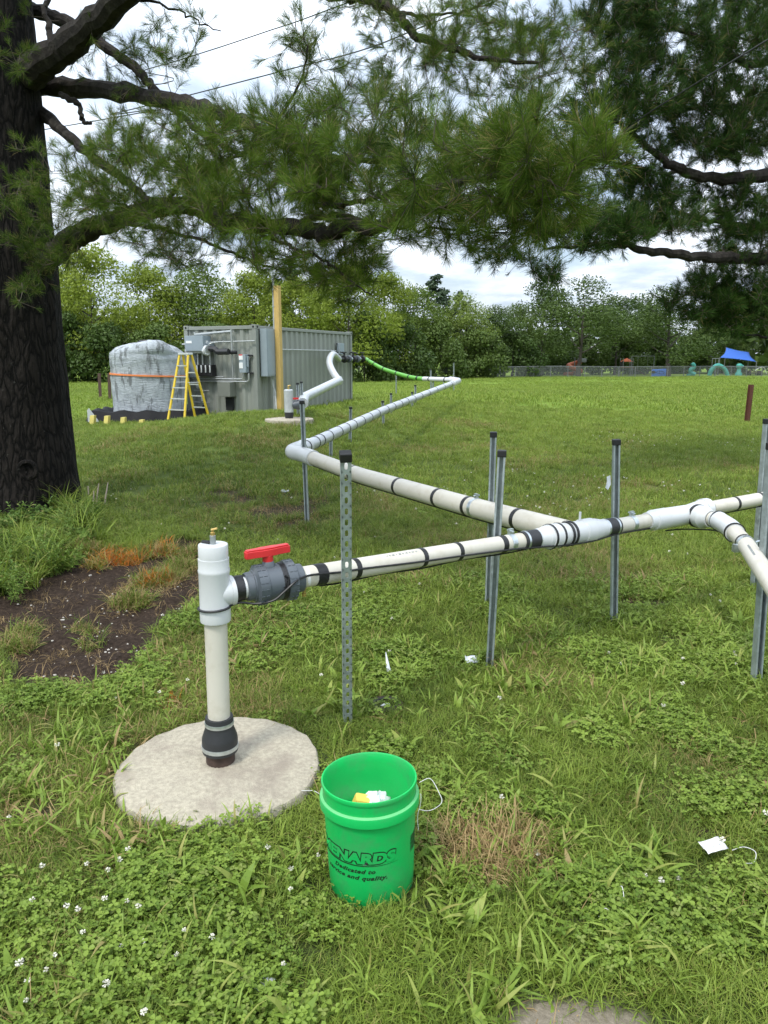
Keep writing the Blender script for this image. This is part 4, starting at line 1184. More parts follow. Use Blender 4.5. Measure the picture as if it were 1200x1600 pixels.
# ---- second riser on the mound
r2 = PAD2
far_riser = thing('far_riser', 'short foil wrapped riser pipe standing on the far pad before the container', 'riser pipe', r2)
m = MB(); m.lathe([(.05, .02), (.075, .02), (.078, .10), (.085, .11), (.085, .18), (.06, .20)], 16, r2); m.build('rubber_boot', M['rubber'], far_riser)
m = MB(); m.lathe([(.05, .17), (.088, .17), (.088, .585), (.07, .60), (0, .60)], 18, r2); m.build('wrapped_riser', M['foil'], far_riser)
m = MB(); m.lathe([(0, .59), (.018, .59), (.018, .66), (0, .665)], 8, r2); m.tube([r2 + Vector((-.01, 0, .665)), r2 + Vector((.04, 0, .675))], .01, 6); m.build('brass_valve', M['brass'], far_riser)
v2 = [r2 + Vector((.05, 0, .30)), r2 + Vector((.17, .05, .31)), r2 + Vector((.25, .12, .33))]
m = MB(); m.tube(v2, [.06, .10, .08], 14); m.build('small_valve', M['pvc_grey'], far_riser)
m = MB(); m.box(r2 + Vector((.11, .0, .43)), (.16, .04, .035)); m.build('red_handle', M['red'], far_riser)
d2 = cont.location
VW = Vector((CN.x, CN.y, CN.z)) + cu * 4.35 - cw * .34 + Vector((0, 0, zv))
q2 = [v2[-1], P(476, 621, 15.8), P(500, 609, 17.5), P(528, 595, 19.5)]
p2 = thing('riser_outlet_pipe', 'white wrapped pipe zigzagging from the far riser up to the container valves', 'pipe', q2[1])
m = MB(); m.tube(q2, .105, 16); m.build('wrapped_pipe', M['foil'], p2)
q3 = catmull([P(529, 594.5, 19.6), P(521, 583, 20.6), P(515, 569, 21.8), P(516, 559, 22.8), P(521, 553.5, 23.6), VW], 5)
m = MB(); m.tube(q3, .098, 16); m.build('wrapped_pipe', M['foil'], p2)
m = MB(); m.lathe([(0, -.12), (.08, -.1), (.125, 0), (.08, .1), (0, .12)], 14, P(529, 594.5, 19.55)); m.build('wrapped_elbow', M['foil'], p2)

# ---- black cable along the near pipes
cab = thing('black_cable', 'thin black cable looped round the riser and run along the header pipe', 'cable', MAIN.at(500))
def offp(px, off, fr): 
    c = MAIN.at(px); d = MAIN.dirn(px); u = (Vector((0, 0, 1)) - d * d.z).normalized(); s = d.cross(u)
    if s.y > 0: s = -s
    return c + u * off + s * fr
cp = []
hz_ = (TEEH - rbase).dot(ax) - .058
for k in range(9):
    a = PI * (1.05 - .9 * (k / 8)) ; a = PI + (a - PI)
    cp.append(rbase + ax * (hz_ + .01 * k / 8) + Vector((math.cos(PI + PI * k / 8) * .0645, math.sin(PI + PI * k / 8) * .0645, 0)))
cp += [offp(372, -.050, .03), offp(392, -.060, .045), offp(415, -.05, .078), offp(432, -.02, .086), offp(447, .01, .088), offp(462, .02, .068), offp(480, .018, .047), offp(520, .010, .0475), offp(560, .008, .0475), offp(640, -.004, .0475), offp(720, -.012, .0475), offp(790, -.024, .043), offp(830, -.034, .044), offp(870, -.045, .055), offp(915, -.05, .052), offp(960, -.038, .036), offp(1010, -.04, .03)]
m = MB(); m.tube(catmull(cp, 5), .0048, 7); m.build('cable_run', M['wire'], cab)
m = MB(); m.tube([offp(a, -.05 - .004 * math.sin(a * .05), 0.0) for a in range(500, 1020, 20)], .0045, 6); m.build('cable_run', M['wire'], cab)
m = MB(); m.tube(catmull([MAIN.at(1040) + Vector((0, -.02, -.075)), MAIN.at(1070) + Vector((0, -.03, -.085)), SIDE[2] + Vector((-.02, -.01, -.06)), SIDE[3] + Vector((-.04, -.02, -.035)), SIDE[3] + Vector((-.03, -.06, -.02))], 5), .005, 6); m.build('cable_run', M['wire'], cab)
m = MB(); m.tube([BR.at(a) + Vector((0, -.01, -.05)) for a in range(1100, 1300, 20)], .0045, 6); m.build('cable_run', M['wire'], cab)
m = MB(); m.tube([offp(434, .0, .082), offp(438, -.02, .084), offp(442, .035, .078), offp(437, .045, .072)], .004, 6); m.build('cable_tie', M['wire'], cab)

# ------------------------------------------------------------------ strut channel posts
def strut_mesh(L_, slots=True, cell=.048):
    w = .0205; t = .0025; m = MB()
    n = max(1, int(L_ / cell)); c = L_ / n
    if slots:
        q = 12; V = []; F = []
        inner = []
        for k in range(q):
            a = 2 * PI * k / q
            inner.append((.0068 * math.cos(a), .0068 * math.sin(a) + (.008 if math.sin(a) > .01 else (-.008 if math.sin(a) < -.01 else 0))))
        for i in range(n):
            z0 = (i + .5) * c; b = len(V)
            for k in range(q):
                a = 2 * PI * k / q; x, z = math.cos(a), math.sin(a); s = 1 / max(abs(x), abs(z))
                V.append((x * s * w, -w, z0 + z * s * c / 2))
            for x, z in inner: V.append((x, -w, z0 + z))
            for x, z in inner: V.append((x, -w + t, z0 + z))
            for k in range(q):
                k2 = (k + 1) % q
                F.append((b + k, b + k2, b + q + k2, b + q + k)); F.append((b + q + k, b + q + k2, b + 2 * q + k2, b + 2 * q + k))
        m.add(V, F)
    else:
        m.box((0, -w + t / 2, L_ / 2), (2 * w, t, L_))
    for s in (-1, 1):
        m.box((s * (w - t / 2), 0, L_ / 2), (t, 2 * w - 2 * t, L_))
        m.box((s * (w - .0055), w - t / 2, L_ / 2), (.009, t, L_))
        m.box((s * (w - .0095), w - t - .003, L_ / 2), (.002, .006, L_))
    return m
def strut(foot, top, label, rz=PI, dyt=0.0, slots=False, grp='galvanised strut posts holding up the pipes', cap=True, sink=.03, foot_h=None, sc=1.0):
    g = G(*foot, H)
    yy = g.y + dyt; v = ray(*top); z = yy / v[1]
    T = Vector((v[0] * z, yy, CAMH + v[2] * z))
    d = T - g; L_ = d.length + sink
    o = thing('strut_post', label, 'post', g - d.normalized() * sink, group=grp)
    q = Vector((0, 0, 1)).rotation_difference(d.normalized())
    o.rotation_euler = (q.to_matrix() @ Matrix.Rotation(rz, 3, 'Z')).to_euler()
    if sc != 1: o.scale = (sc, sc, 1)
    ch = strut_mesh(L_, slots).build('channel', M['strut'], o, True)
    if cap: MB().box((0, 0, L_ + .008), (.047, .047, .036), bev=.005).build('end_cap', M['black_plastic'], o, True)
    return o
strut((543, 1130), (540, 716), 'slotted strut post nearest the red valve, holes facing the camera', rz=R(8), dyt=-.36, slots=True)
strut((762, 948), (771, 681), 'taller rear strut post of the close pair, behind the cream pipes', rz=R(172))
strut((765, 1040), (784, 711), 'front strut post of the close pair, left of the wye', rz=R(170))
strut((959, 976), (963, 693), 'lone strut post behind the black coupling right of the wye', rz=R(176))
strut((1178, 919), (1199, 660), 'strut post at the right edge standing farther behind the branch pipe', rz=R(190))
strut((1181, 1072), (1207, 700), 'near strut post at the right edge beside the descending pipe', rz=R(186))
strut((480, 818), (472, 630), 'strut post at the near elbow above bare soil', rz=R(175))
GF = 'strut posts along the far pipe run'
for f, t, l in (((517, 713), (517, 672), 'short post first after the near elbow, in front of the far pipe'),
                ((547, 690), (548, 638), 'second short post after the elbow, behind the far pipe'),
                ((599, 664), (598, 628), 'short post in front of the far pipe at its middle'),
                ((611, 648), (611, 616), 'short post behind the far pipe at its middle'),
                ((644, 636), (644, 614), 'short post in front of the far pipe beyond its middle'),
                ((649, 632), (649, 603), 'thin post behind the far pipe beyond its middle'),
                ((674, 622), (673, 578), 'tall thin post where the white return pipe begins'),
                ((676, 620), (677, 597), 'short post just right of the tall return pipe post'),
                ((693, 612), (693, 596), 'short post just left of the far corner'),
                ((709, 614), (709, 567), 'tallest thin post at the far corner of the pipe'),
                ((619, 618), (619, 583), 'thin post holding up the green hose'),
                ((466, 650), (465, 600), 'left post just right of the far foil riser'),
                ((473, 648), (471, 598), 'right post of the two beside the far riser'),
                ((496, 632), (493, 598), 'post under the middle of the white riser pipe'),
                ((514, 628), (511, 568), 'taller post left of the zigzag in the white pipe'),
                ((526, 626), (525, 573), 'post at the lower bend of the zigzag pipe')):
    strut(f, t, l, PI, grp=GF, sc=1.25)
# a second slim post leaning with the elbow one

# ------------------------------------------------------------------ green bucket
BR0, BR1, BH = .1345, .1485, .372
def brad(h): return BR0 + (BR1 - BR0) * h / BH
bk = thing('green_bucket', 'bright green plastic bucket with black lettering standing in the grass', 'bucket', BUCK + Vector((0, 0, .002)), rot=(R(-.6), R(-1.2), 0))
MB().lathe([(0, 0), (.122, 0), (.130, .003), (BR0, .012), (brad(.10), .10), (brad(.20), .20), (brad(.290), .290), (brad(.33), .33), (.1475, .357), (.1505, .359), (.1515, .366), (.150, .3715), (.146, .372), (.1435, .368), (.1425, .34), (.139, .25), (.130, .012), (0, .008)], 96).build('body', M['bucket'], bk, True)
MB().lathe([(brad(.292), .289), (.1555, .289), (.1572, .291), (.1575, .316), (.1560, .320)], 96).build('collar', M['bucket'], bk, True)
MB().lathe([(.1560, .3202), (.1545, .3218), (brad(.322) + .0008, .324)], 96).build('collar_top', M['bucket_scuff'], bk, True)
def warp_text(s, size, shear, ang0, ang1, hbase, mt, name, offset=0.0, lift=.0006, ysc=1.0, arc=0.0):
    cu_ = bpy.data.curves.new(name, 'FONT'); cu_.body = s; cu_.size = size; cu_.shear = shear; cu_.offset = offset
    cu_.resolution_u = 4
    if name == 'lettering': cu_.space_character = 1.12
    ob = bpy.data.objects.new(name, cu_); COL.objects.link(ob)
    dg = bpy.context.evaluated_depsgraph_get()
    me = bpy.data.meshes.new_from_object(ob.evaluated_get(dg))
    bpy.data.objects.remove(ob)
    bm = bmesh.new(); bm.from_mesh(me)
    x0 = min(v.co.x for v in bm.verts); x1 = max(v.co.x for v in bm.verts)
    for k in range(1, 60):
        g = bm.verts[:] + bm.edges[:] + bm.faces[:]
        bmesh.ops.bisect_plane(bm, geom=g, plane_co=(x0 + (x1 - x0) * k / 60, 0, 0), plane_no=(1, 0, 0))
    for v in bm.verts:
        t = (v.co.x - x0) / (x1 - x0); a = ang0 + (ang1 - ang0) * t
        h = hbase + v.co.y * ysc + arc * (1 - (2 * t - 1) ** 2)
        r = brad(h) + lift
        v.co = Vector((r * math.sin(a), -r * math.cos(a), h))
    bm.to_mesh(me); bm.free(); me.materials.clear(); me.materials.append(mt)
    o = bpy.data.objects.new(name, me); COL.objects.link(o); o.parent = bk
    return o
warp_text('MENARDS', .047, .12, R(-79), R(35), .166, M['ink'], 'lettering', .0062, .0005)
warp_text('MENARDS', .047, .12, R(-77.6), R(33.6), .166, M['bucket'], 'lettering_fill', .0026, .0011)
warp_text('Dedicated to', .019, .35, R(-51), R(7), .130, M['ink'], 'lettering', .0007, .0006)
warp_text('service and quality.', .019, .35, R(-67), R(22), .107, M['ink'], 'lettering', .0007, .0006)
m = MB(); vs = []
for k in range(41):
    a = R(-84 + 122 * k / 40); t = k / 40; th = .0065 * (1 - t) + .0004; h = .157 - .001 * math.sin(t * PI)
    for hh in (h - th / 2, h + th / 2): r = brad(hh) + .0007; vs.append((r * math.sin(a), -r * math.cos(a), hh))
m.add(vs, [(2 * k, 2 * k + 2, 2 * k + 3, 2 * k + 1) for k in range(40)]); m.build('swoosh', M['ink'], bk, True)
m = MB()
for k in range(11):
    h0 = .150 + k * .0052; hh = .0034 if k % 3 else .0022
    vs = []
    for j in range(9):
        a = R(62 + 22 * j / 8)
        for h in (h0, h0 + hh): r = brad(h) + .0007; vs.append((r * math.sin(a), -r * math.cos(a), h))
    m.add(vs, [(2 * j, 2 * j + 2, 2 * j + 3, 2 * j + 1) for j in range(8)])
bcod = m.build('printed_stripes', M['ink'], bk, True); bcod['kind'] = 'stuff'
ht = [(.152, .02, .305), (.168, -.02, .300), (.178, -.05, .270), (.188, -.085, .262), (.20, -.10, .245), (.196, -.10, .225), (.182, -.09, .212), (.165, -.06, .215)]
MB().tube(catmull([(.154, .0, .306), (.162, -.01, .310), (.160, -.02, .285), (.152, -.03, .26), (.150, -.03, .235), (.152, -.03, .20)], 5), .0011, 6).build('wire_handle', M['string'], bk, True)
# things lying in the bucket
cl = MB(); r_ = random.Random(5); n = 9
vs = [((i / n - .5) * .11, (j / n - .5) * .09, .012 * r_.uniform(-1, 1) + .05 * (1 - abs(i / n - .5) * 2) * (1 - abs(j / n - .6) * 1.4)) for i in range(n + 1) for j in range(n + 1)]
cl.add(vs, [(i * (n + 1) + j, (i + 1) * (n + 1) + j, (i + 1) * (n + 1) + j + 1, i * (n + 1) + j + 1) for i in range(n) for j in range(n)], True)
o = cl.build('white_cloth', M['paper']); o.location = BUCK + Vector((.012, .035, .243)); o.rotation_euler = (R(25), R(5), .3); tag(o, 'crumpled white cloth inside the green bucket', 'cloth')
so = o.modifiers.new('t', 'SOLIDIFY'); so.thickness = .004
o = MB().box((0, 0, 0), (.05, .035, .05), bev=.008).build('yellow_sponge', M['yellow_cloth']); o.location = BUCK + Vector((-.035, .04, .258)); o.rotation_euler = (.3, .3, .2); tag(o, 'small yellow sponge beside the cloth in the green bucket', 'sponge')
# rubbish filling below, so that both rest on something
vs = []
f = MB(); f.lathe([(0, 0), (.10, 0), (.128, .20), (.10, .22), (.04, .235), (0, .238)], 30); o = f.build('crumpled_rags', M['paper']); o.location = BUCK + Vector((0, 0, .016)); o.scale = (.97, .97, .97); tag(o, 'rags filling the lower part of the green bucket', 'rags')

# ------------------------------------------------------------------ litter
def sheet(name, px, py, w, d, label, cat, mt, rz=0.0, crumple=.006, tilt=(0, 0), lift=.03, seed=1, group=None):
    r = random.Random(seed); n = 6; m = MB()
    vs = [((i / n - .5) * w, (j / n - .5) * d, crumple * r.uniform(-1, 1)) for i in range(n + 1) for j in range(n + 1)]
    m.add(vs, [(i * (n + 1) + j, (i + 1) * (n + 1) + j, (i + 1) * (n + 1) + j + 1, i * (n + 1) + j + 1) for i in range(n) for j in range(n)], True)
    o = m.build(name, mt); g = G(px, py, H); o.location = g + Vector((0, 0, lift)); o.rotation_euler = (tilt[0], tilt[1], rz)
    s = o.modifiers.new('t', 'SOLIDIFY'); s.thickness = .0012
    return tag(o, label, cat, group)
sheet('paper_scrap', 1112, 1345, .085, .05, 'white paper scrap lying on the grass at lower right', 'paper', mat('speckled_paper', (.72, .72, .70), .8, dirtc=(.2, .2, .22), dirt_amt=.9, dirt_scale=60), R(20), .003, (R(12), 0), .06)
sheet('receipt', 400, 1548, .10, .035, 'crumpled printed paper strip half hidden in clover at the bottom', 'paper', mat('printed_paper', (.62, .64, .66), .8, dirtc=(.08, .08, .1), dirt_amt=.9, dirt_scale=35), R(-5), .006, (R(18), 0), .022, 2)
g = G(608, 1062, H); m = MB(); vs = []
for i in range(8):
    t = i / 7; w_ = .021 * (1 - t) ** .8 * (1.0 if t > .12 else .6) + .001; b_ = .02 * t * t - .008 * math.sin(t * 5)
    vs += [(-.006 * t - w_ * .5 - .012 * t, b_, .02 + .125 * t), (w_ * .8 - .018 * t, b_ + .004, .02 + .125 * t)]
m.add(vs, [(2 * i, 2 * i + 1, 2 * i + 3, 2 * i + 2) for i in range(7)], True)
o = m.build('paper_flag', M['paper']); o.location = g; tag(o, 'pointed torn white paper slip standing up right of the slotted post', 'paper')
so = o.modifiers.new('t', 'SOLIDIFY'); so.thickness = .001
sheet('paper_flag', 737, 1046, .07, .045, 'folded white paper slip at the foot of the post pair', 'paper', M['paper'], R(10), .008, (R(35), 0), .06, 4)
g = MAIN.at(953)
def hang(px, py, z, label):
    m = MB(); m.add([(0, 0, 0), (.022, 0, .01), (.03, .003, -.05), (.012, -.003, -.085), (-.004, .002, -.07), (.004, 0, -.03)], [(0, 1, 2, 5), (5, 2, 3, 4)], False)
    o = m.build('paper_tag', M['paper']); o.location = P(px, py, z); s = o.modifiers.new('t', 'SOLIDIFY'); s.thickness = .001
    m2 = None
    return tag(o, label, 'tag')
hang(948, 745, 4.70, 'torn white paper tag stuck to the lone strut post')
sheet('paper_flag', 445, 772, .10, .05, 'small pale litter piece on the worn soil below the long pipe', 'paper', M['paper'], 0.3, .01, (R(10), 0), .04, 7)
def stringy(name, pts, label, r=.0013, loops=0):
    q = []
    for px, py, l in pts:
        g = G(px, py, H); q.append(g + Vector((0, 0, l)))
    o = MB().tube(catmull(q, 6), r, 5).build(name, M['string']); return tag(o, label, 'string', None)
stringy('white_string', [(655, 1252, .08), (672, 1250, .09), (686, 1262, .06), (690, 1272, .05), (680, 1282, .05), (668, 1286, .05), (655, 1288, .06)], 'white string loop just right of the green bucket')
stringy('white_string', [(463, 1247, .03), (478, 1250, .04), (492, 1251, .04), (505, 1256, .03)], 'short white string just left of the green bucket')
stringy('white_string', [(970, 1435, .05), (973, 1425, .05), (970, 1412, .06), (965, 1408, .05)], 'curled white string at lower right of the straw patch')
stringy('white_string', [(928, 1438, .03), (935, 1446, .05), (945, 1442, .05), (958, 1450, .04), (948, 1456, .04), (934, 1450, .04)], 'tangled white string knot over a small dark hole')
stringy('white_string', [(1142, 1345, .04), (1160, 1344, .05), (1178, 1352, .05), (1176, 1364, .04), (1160, 1366, .04)], 'white string loop right of the paper scrap')
# sunken access hole
hc = G(603, 1104, H)
hole = thing('access_hole', 'small dark round access hole in the grass right of the slotted post', 'hole', hc)
MB().lathe([(.062, .012), (.055, .014), (.05, .008), (.048, -.02), (0, -.02)], 22, (0, 0, .01)).build('rim', M['black_plastic'], hole, True)
MB().lathe([(.095, -.01), (.085, .010), (.062, .014)], 22, (0, 0, .008)).build('soil_ring', M['soil'], hole, True)
MB().prism([(-.03, -.015), (.01, -.02), (.02, .004), (.0, .018)], .003, (0, -.005, .012)).build('white_scrap', M['paper'], hole, True)

# ------------------------------------------------------------------ stones, roots, clods on the dug soil
rs = random.Random(11)
def rock_mesh(seed, fl=.7):
    bm = bmesh.new(); bmesh.ops.create_icosphere(bm, subdivisions=1, radius=1); r = random.Random(seed)
    for v in bm.verts: v.co = Vector((v.co.x * r.uniform(.7, 1.15), v.co.y * r.uniform(.6, 1.1), v.co.z * fl * r.uniform(.7, 1.1)))
    me = bpy.data.meshes.new('stone'); bm.to_mesh(me); bm.free(); me.materials.append(M['stone']); return me
rks = [rock_mesh(s) for s in range(4)]
big = [(98, 970, 9, 'largest pale stone at the middle of the dug soil'), (155, 988, 6, 'pale stone at the right of the dirt'), (165, 1020, 8, 'pale stone at the lower dirt edge'), (86, 1056, 8, 'pale stone half in grass under the dirt'), (141, 900, 7, 'white stone at the top of the dirt'), (65, 906, 7, 'white pebble by the weeds'), (110, 962, 6, 'pale stone beside the largest one'), (152, 995, 5, 'small pale stone at dirt right'), (82, 1002, 6, 'flat pale stone at dirt centre'), (175, 975, 5, 'grey pebble near the turf island')]
for i, (px, py, s, l) in enumerate(big):
    g = G(px, py, H); sz = s / 2 * g.y / FPX
    o = bpy.data.objects.new('stone', rks[i % 4]); COL.objects.link(o); o.location = g + Vector((0, 0, sz * .3)); o.scale = (sz, sz * .8, sz * .7); o.rotation_euler = (0, 0, i)
    tag(o, l, 'stone', 'pale stones on the dug soil')
m = MB()
for i in range(420):
    px, py = rs.uniform(10, 300), rs.uniform(870, 1050)
    g = G(px, py)
    if poly_sd(np.array([g.x]), np.array([g.y]), DIRT)[0] < .02: continue
    z = float(H(g.x, g.y)); s = rs.choice([.003, .004, .005, .007, .010])
    v0 = [Vector((rs.uniform(.6, 1.2) * a, rs.uniform(.6, 1.2) * b, rs.uniform(.5, 1) * c)) * s for a, b, c in ((1, 0, 0), (-1, 0, 0), (0, 1, 0), (0, -1, 0), (0, 0, .8), (0, 0, -.6))]
    m.add([Vector((g.x, g.y, z + s * .3)) + v for v in v0], [(0, 2, 4), (2, 1, 4), (1, 3, 4), (3, 0, 4), (2, 0, 5), (1, 2, 5), (3, 1, 5), (0, 3, 5)], False, 0 if rs.random() < .45 else 1)
o = m.build('pebbles', [M['stone'], M['soil']]); tag(o, 'pebbles and crumbs scattered over the dug dark soil', kind='stuff')
# loose straw and roots over the soil
x, y, r = sample(3, 6.5, 150, 201); k = (dirt(x, y) > .5) & (r.uniform(size=len(x)) < .28) & (poly_sd(x, y, DIRT) > 0); x, y = x[k], y[k]
put('roots_on_soil', straw, x, y, r, 'thin roots and dead blades lying on the dark soil', .35, .8, tilt=.25, tint=np.full(len(x), .2), dryv=np.zeros(len(x)))
# turf islands and ragged edge of the cut turf
ix = []; iy = []
r = np.random.default_rng(77)
def blob(px, py, rad, n):
    g = G(px, py); a = r.uniform(0, 2 * PI, n); q = rad * np.sqrt(r.uniform(size=n)); ix.extend(g.x + q * np.cos(a)); iy.extend(g.y + q * np.sin(a) * .7)
for b in ((235, 905, .13, 60), (205, 935, .10, 40), (262, 900, .10, 45), (150, 880, .05, 14), (190, 866, .20, 90), (130, 862, .14, 60), (285, 880, .14, 60), (300, 860, .10, 40), (125, 975, .03, 4), (140, 995, .03, 4), (40, 975, .08, 20), (20, 1000, .08, 25), (75, 880, .15, 40), (250, 858, .15, 60)): blob(*b)
ix, iy = np.array(ix), np.array(iy)
put('turf_islands', [fine[0], fine[1], fine[3], straw[0]], ix, iy, r, 'ragged grass clumps, some sprayed orange, left on the dug soil', .8, 1.5, tilt=.35, tint=r.uniform(.2, .9, len(ix)), dryv=r.uniform(.1, .6, len(ix)), spray=sprayed(ix, iy, r))

# ------------------------------------------------------------------ weeds at the trunk
ml_weed = leaf_mat('weed_leaf', (.06, .125, .02), (.20, .30, .055), tl=.3)
def weed_mesh(seed, h, nl, lw, ll):
    r = np.random.default_rng(seed); V = []; F = []; T = []
    def quad(p, t):
        k = len(V); V.extend(p); F.append((k, k + 1, k + 2, k + 3)); T.append(t)
    for s in range(6):
        a = r.uniform(0, 2 * PI); b = np.array([.05 * math.cos(a), .05 * math.sin(a), 0]); d = np.array([r.normal(0, .25), r.normal(0, .25), 1]); d /= np.linalg.norm(d)
        H_ = h * r.uniform(.6, 1.1); sd_ = np.array([.0025, 0, 0]); quad([b - sd_, b + sd_, b + d * H_ + sd_ * .3, b + d * H_ - sd_ * .3], .2)
        for i in range(nl):
            t = r.uniform(.12, 1.0); p = b + d * H_ * t; an = r.uniform(0, 2 * PI); el = r.uniform(-.1, .9)
            u = np.array([math.cos(an) * math.cos(el), math.sin(an) * math.cos(el), math.sin(el)]); v = np.cross(u, [0, 0, 1]); v /= np.linalg.norm(v) + 1e-6
            L_ = ll * r.uniform(.6, 1.2) * (1.2 - .5 * t); w_ = lw * r.uniform(.7, 1.2); bt = r.uniform()
            dn = np.array([0, 0, -L_ * .25])
            quad([p, p + u * L_ * .5 + v * w_, p + u * L_ + dn, p + u * L_ * .5 - v * w_], bt)
    return proto('weed', big_mesh('weed', np.array(V), np.array(F), ml_weed, False, {'bt': ('FACE', 'FLOAT', T)}))
weeds = [weed_mesh(s, .22, 26, .010, .07) for s in (1, 2)] + [weed_mesh(s, .28, 34, .006, .06) for s in (3, 4)]
tallg = [blades(26, .06, .25, .48, .007, 5, 1.5, s, ml_grass, .9, name='tall_grass') for s in (71, 72)]
wp = [(10, 830), (30, 850), (50, 830), (60, 870), (80, 850), (20, 880), (95, 840), (110, 860), (125, 850), (85, 815), (100, 800), (120, 800), (140, 815), (10, 900), (40, 895), (60, 890), (140, 845), (-20, 850), (-30, 900), (5, 930), (60, 812), (90, 875), (115, 830), (150, 830), (-60, 870), (30, 815), (105, 880), (-50, 920), (20, 915)]
gx_ = np.array([list(G(a, b))[:2] for a, b in wp for _ in range(2)]); r = np.random.default_rng(5); gx_ = gx_ + r.normal(0, .09, gx_.shape)
put('trunk_weeds', weeds, gx_[:, 0], gx_[:, 1], r, 'leafy green weeds crowding the foot of the dark pine trunk', .6, 1.15, tilt=.2)
tp = [(100, 800), (115, 810), (130, 790), (140, 805), (105, 830), (125, 830), (85, 800), (135, 850), (118, 780)]
gx_ = np.array([list(G(a, b))[:2] for a, b in tp + [(60, 860), (30, 880), (80, 885), (10, 910), (50, 905), (-10, 880), (95, 865), (145, 830), (30, 850)] for _ in range(3)]) + r.normal(0, .07, (54, 2))
put('tall_grass', tallg, gx_[:, 0], gx_[:, 1], r, 'tall arching seed grass beside the pine trunk', .7, 1.1, tilt=.15)
g0 = G(130, 800, H)
m = MB(); rr = random.Random(3)
for k, (px, py, dxx, h) in enumerate(((60, 800, -.1, .42), (74, 795, .02, .40), (140, 790, .0, .22), (150, 790, .05, .25), (146, 795, .02, .2), (163, 790, .06, .26), (84, 780, .0, .3))):
    g = G(px, py, H); m.tube([g, g + Vector((dxx * .5, 0, h * .5)), g + Vector((dxx, 0, h))], [.012, .009, .006], 6)
o = m.build('dead_stems', mat('bleached_stem', (.36, .30, .25), .9, var=.2)); tag(o, 'bleached dead woody stems in the weeds by the trunk', kind='stuff')

# ------------------------------------------------------------------ the two big pines
TR = Vector((-4.03, 8.2, float(H(-4.03, 8.2))))
bark = bpy.data.materials.new('pine_bark'); bark.use_nodes = True
_L = bark.node_tree.links.new; _b = bark.node_tree.nodes['Principled BSDF']; _b.inputs['Roughness'].default_value = .95; _b.inputs['Specular IOR Level'].default_value = .15
_t = N(bark, 'ShaderNodeTexCoord'); _mp = N(bark, 'ShaderNodeMapping'); _mp.inputs['Scale'].default_value = (1, 1, .28); _L(_t.outputs['Object'], _mp.inputs[0])
_v = N(bark, 'ShaderNodeTexVoronoi', feature='DISTANCE_TO_EDGE'); _v.inputs['Scale'].default_value = 17; 
_nn = N(bark, 'ShaderNodeTexNoise'); _nn.inputs['Scale'].default_value = 9; _nn.inputs['Detail'].default_value = 8
_L(_mp.outputs[0], _nn.inputs['Vector'])
_ad = N(bark, 'ShaderNodeMix', data_type='RGBA'); _ad.inputs[0].default_value = .16; _L(_mp.outputs[0], _ad.inputs[6]); _L(_nn.outputs['Color'], _ad.inputs[7]); _L(_ad.outputs[2], _v.inputs['Vector'])
_r = N(bark, 'ShaderNodeValToRGB'); _r.color_ramp.elements[0].position = .0; _r.color_ramp.elements[1].position = .22
_r.color_ramp.elements[0].color = (.003, .003, .0025, 1); _r.color_ramp.elements[1].color = (.019, .016, .0135, 1)
_L(_v.outputs['Distance'], _r.inputs[0])
_n2 = N(bark, 'ShaderNodeTexNoise'); _n2.inputs['Scale'].default_value = 30; _n2.inputs['Detail'].default_value = 6; _L(_t.outputs['Object'], _n2.inputs['Vector'])
_r2 = N(bark, 'ShaderNodeValToRGB'); _r2.color_ramp.elements[0].position = .66; _r2.color_ramp.elements[1].position = .74; _L(_n2.outputs['Fac'], _r2.inputs[0])
_x = N(bark, 'ShaderNodeMix', data_type='RGBA'); _L(_r2.outputs[0], _x.inputs[0]); _L(_r.outputs[0], _x.inputs[6]); _x.inputs[7].default_value = (.05, .048, .042, 1)
_L(_x.outputs[2], _b.inputs['Base Color'])
_bp = N(bark, 'ShaderNodeBump'); _bp.inputs['Strength'].default_value = 1.0; _bp.inputs['Distance'].default_value = .04
_L(_v.outputs['Distance'], _bp.inputs['Height']); _L(_bp.outputs[0], _b.inputs['Normal'])
limb_m = mat('pine_limb_bark', (.024, .020, .017), .9, var=.45, vs=14, stretch=(1, 1, 1), bump=.9, bs=40, dirtc=(.075, .068, .058), dirt_amt=.6, spec=.2, dirt_scale=10)
twig_m = mat('pine_twig', (.07, .055, .04), .9, var=.25)
needle_m = leaf_mat('pine_needle', (.013, .036, .004), (.115, .195, .017), tl=.25, rough=.6, spec=.12)
needle_far = leaf_mat('fine_pine_needle', (.010, .028, .006), (.052, .11, .016), tl=.2, rough=.65, spec=.1)

def tuft_mesh(seed, n, L0, w, mt, axis=.11, r0=.25):
    r = np.random.default_rng(seed); V = []; F = []; T = []
    for i in range(n):
        t = r.uniform() ** .7; p = np.array([0, 0, -axis * (1 - t)]); a = r.uniform(0, 2 * PI); sp = r.uniform(.25, 1.25) * (1.15 - .55 * t)
        d = np.array([math.cos(a) * math.sin(sp), math.sin(a) * math.sin(sp), math.cos(sp)])
        L_ = L0 * r.uniform(.75, 1.15); s = np.cross(d, r.normal(0, 1, 3)); s /= np.linalg.norm(s); s = s * w / 2
        g = np.array([0, 0, 0]); k = len(V); mid = p + d * L_ * .6; end = p + d * L_ + r.normal(0, .004, 3)
        V += [p - s * .7, p + s * .7, mid + s, mid - s, end, end + s * .2]; bt = r.uniform()
        F += [(k, k + 1, k + 2, k + 3), (k + 3, k + 2, k + 5, k + 4)]; T += [bt, bt]
    return proto('needle_tuft', big_mesh('needle_tuft', np.array(V), np.array(F), mt, False, {'bt': ('FACE', 'FLOAT', T)}))

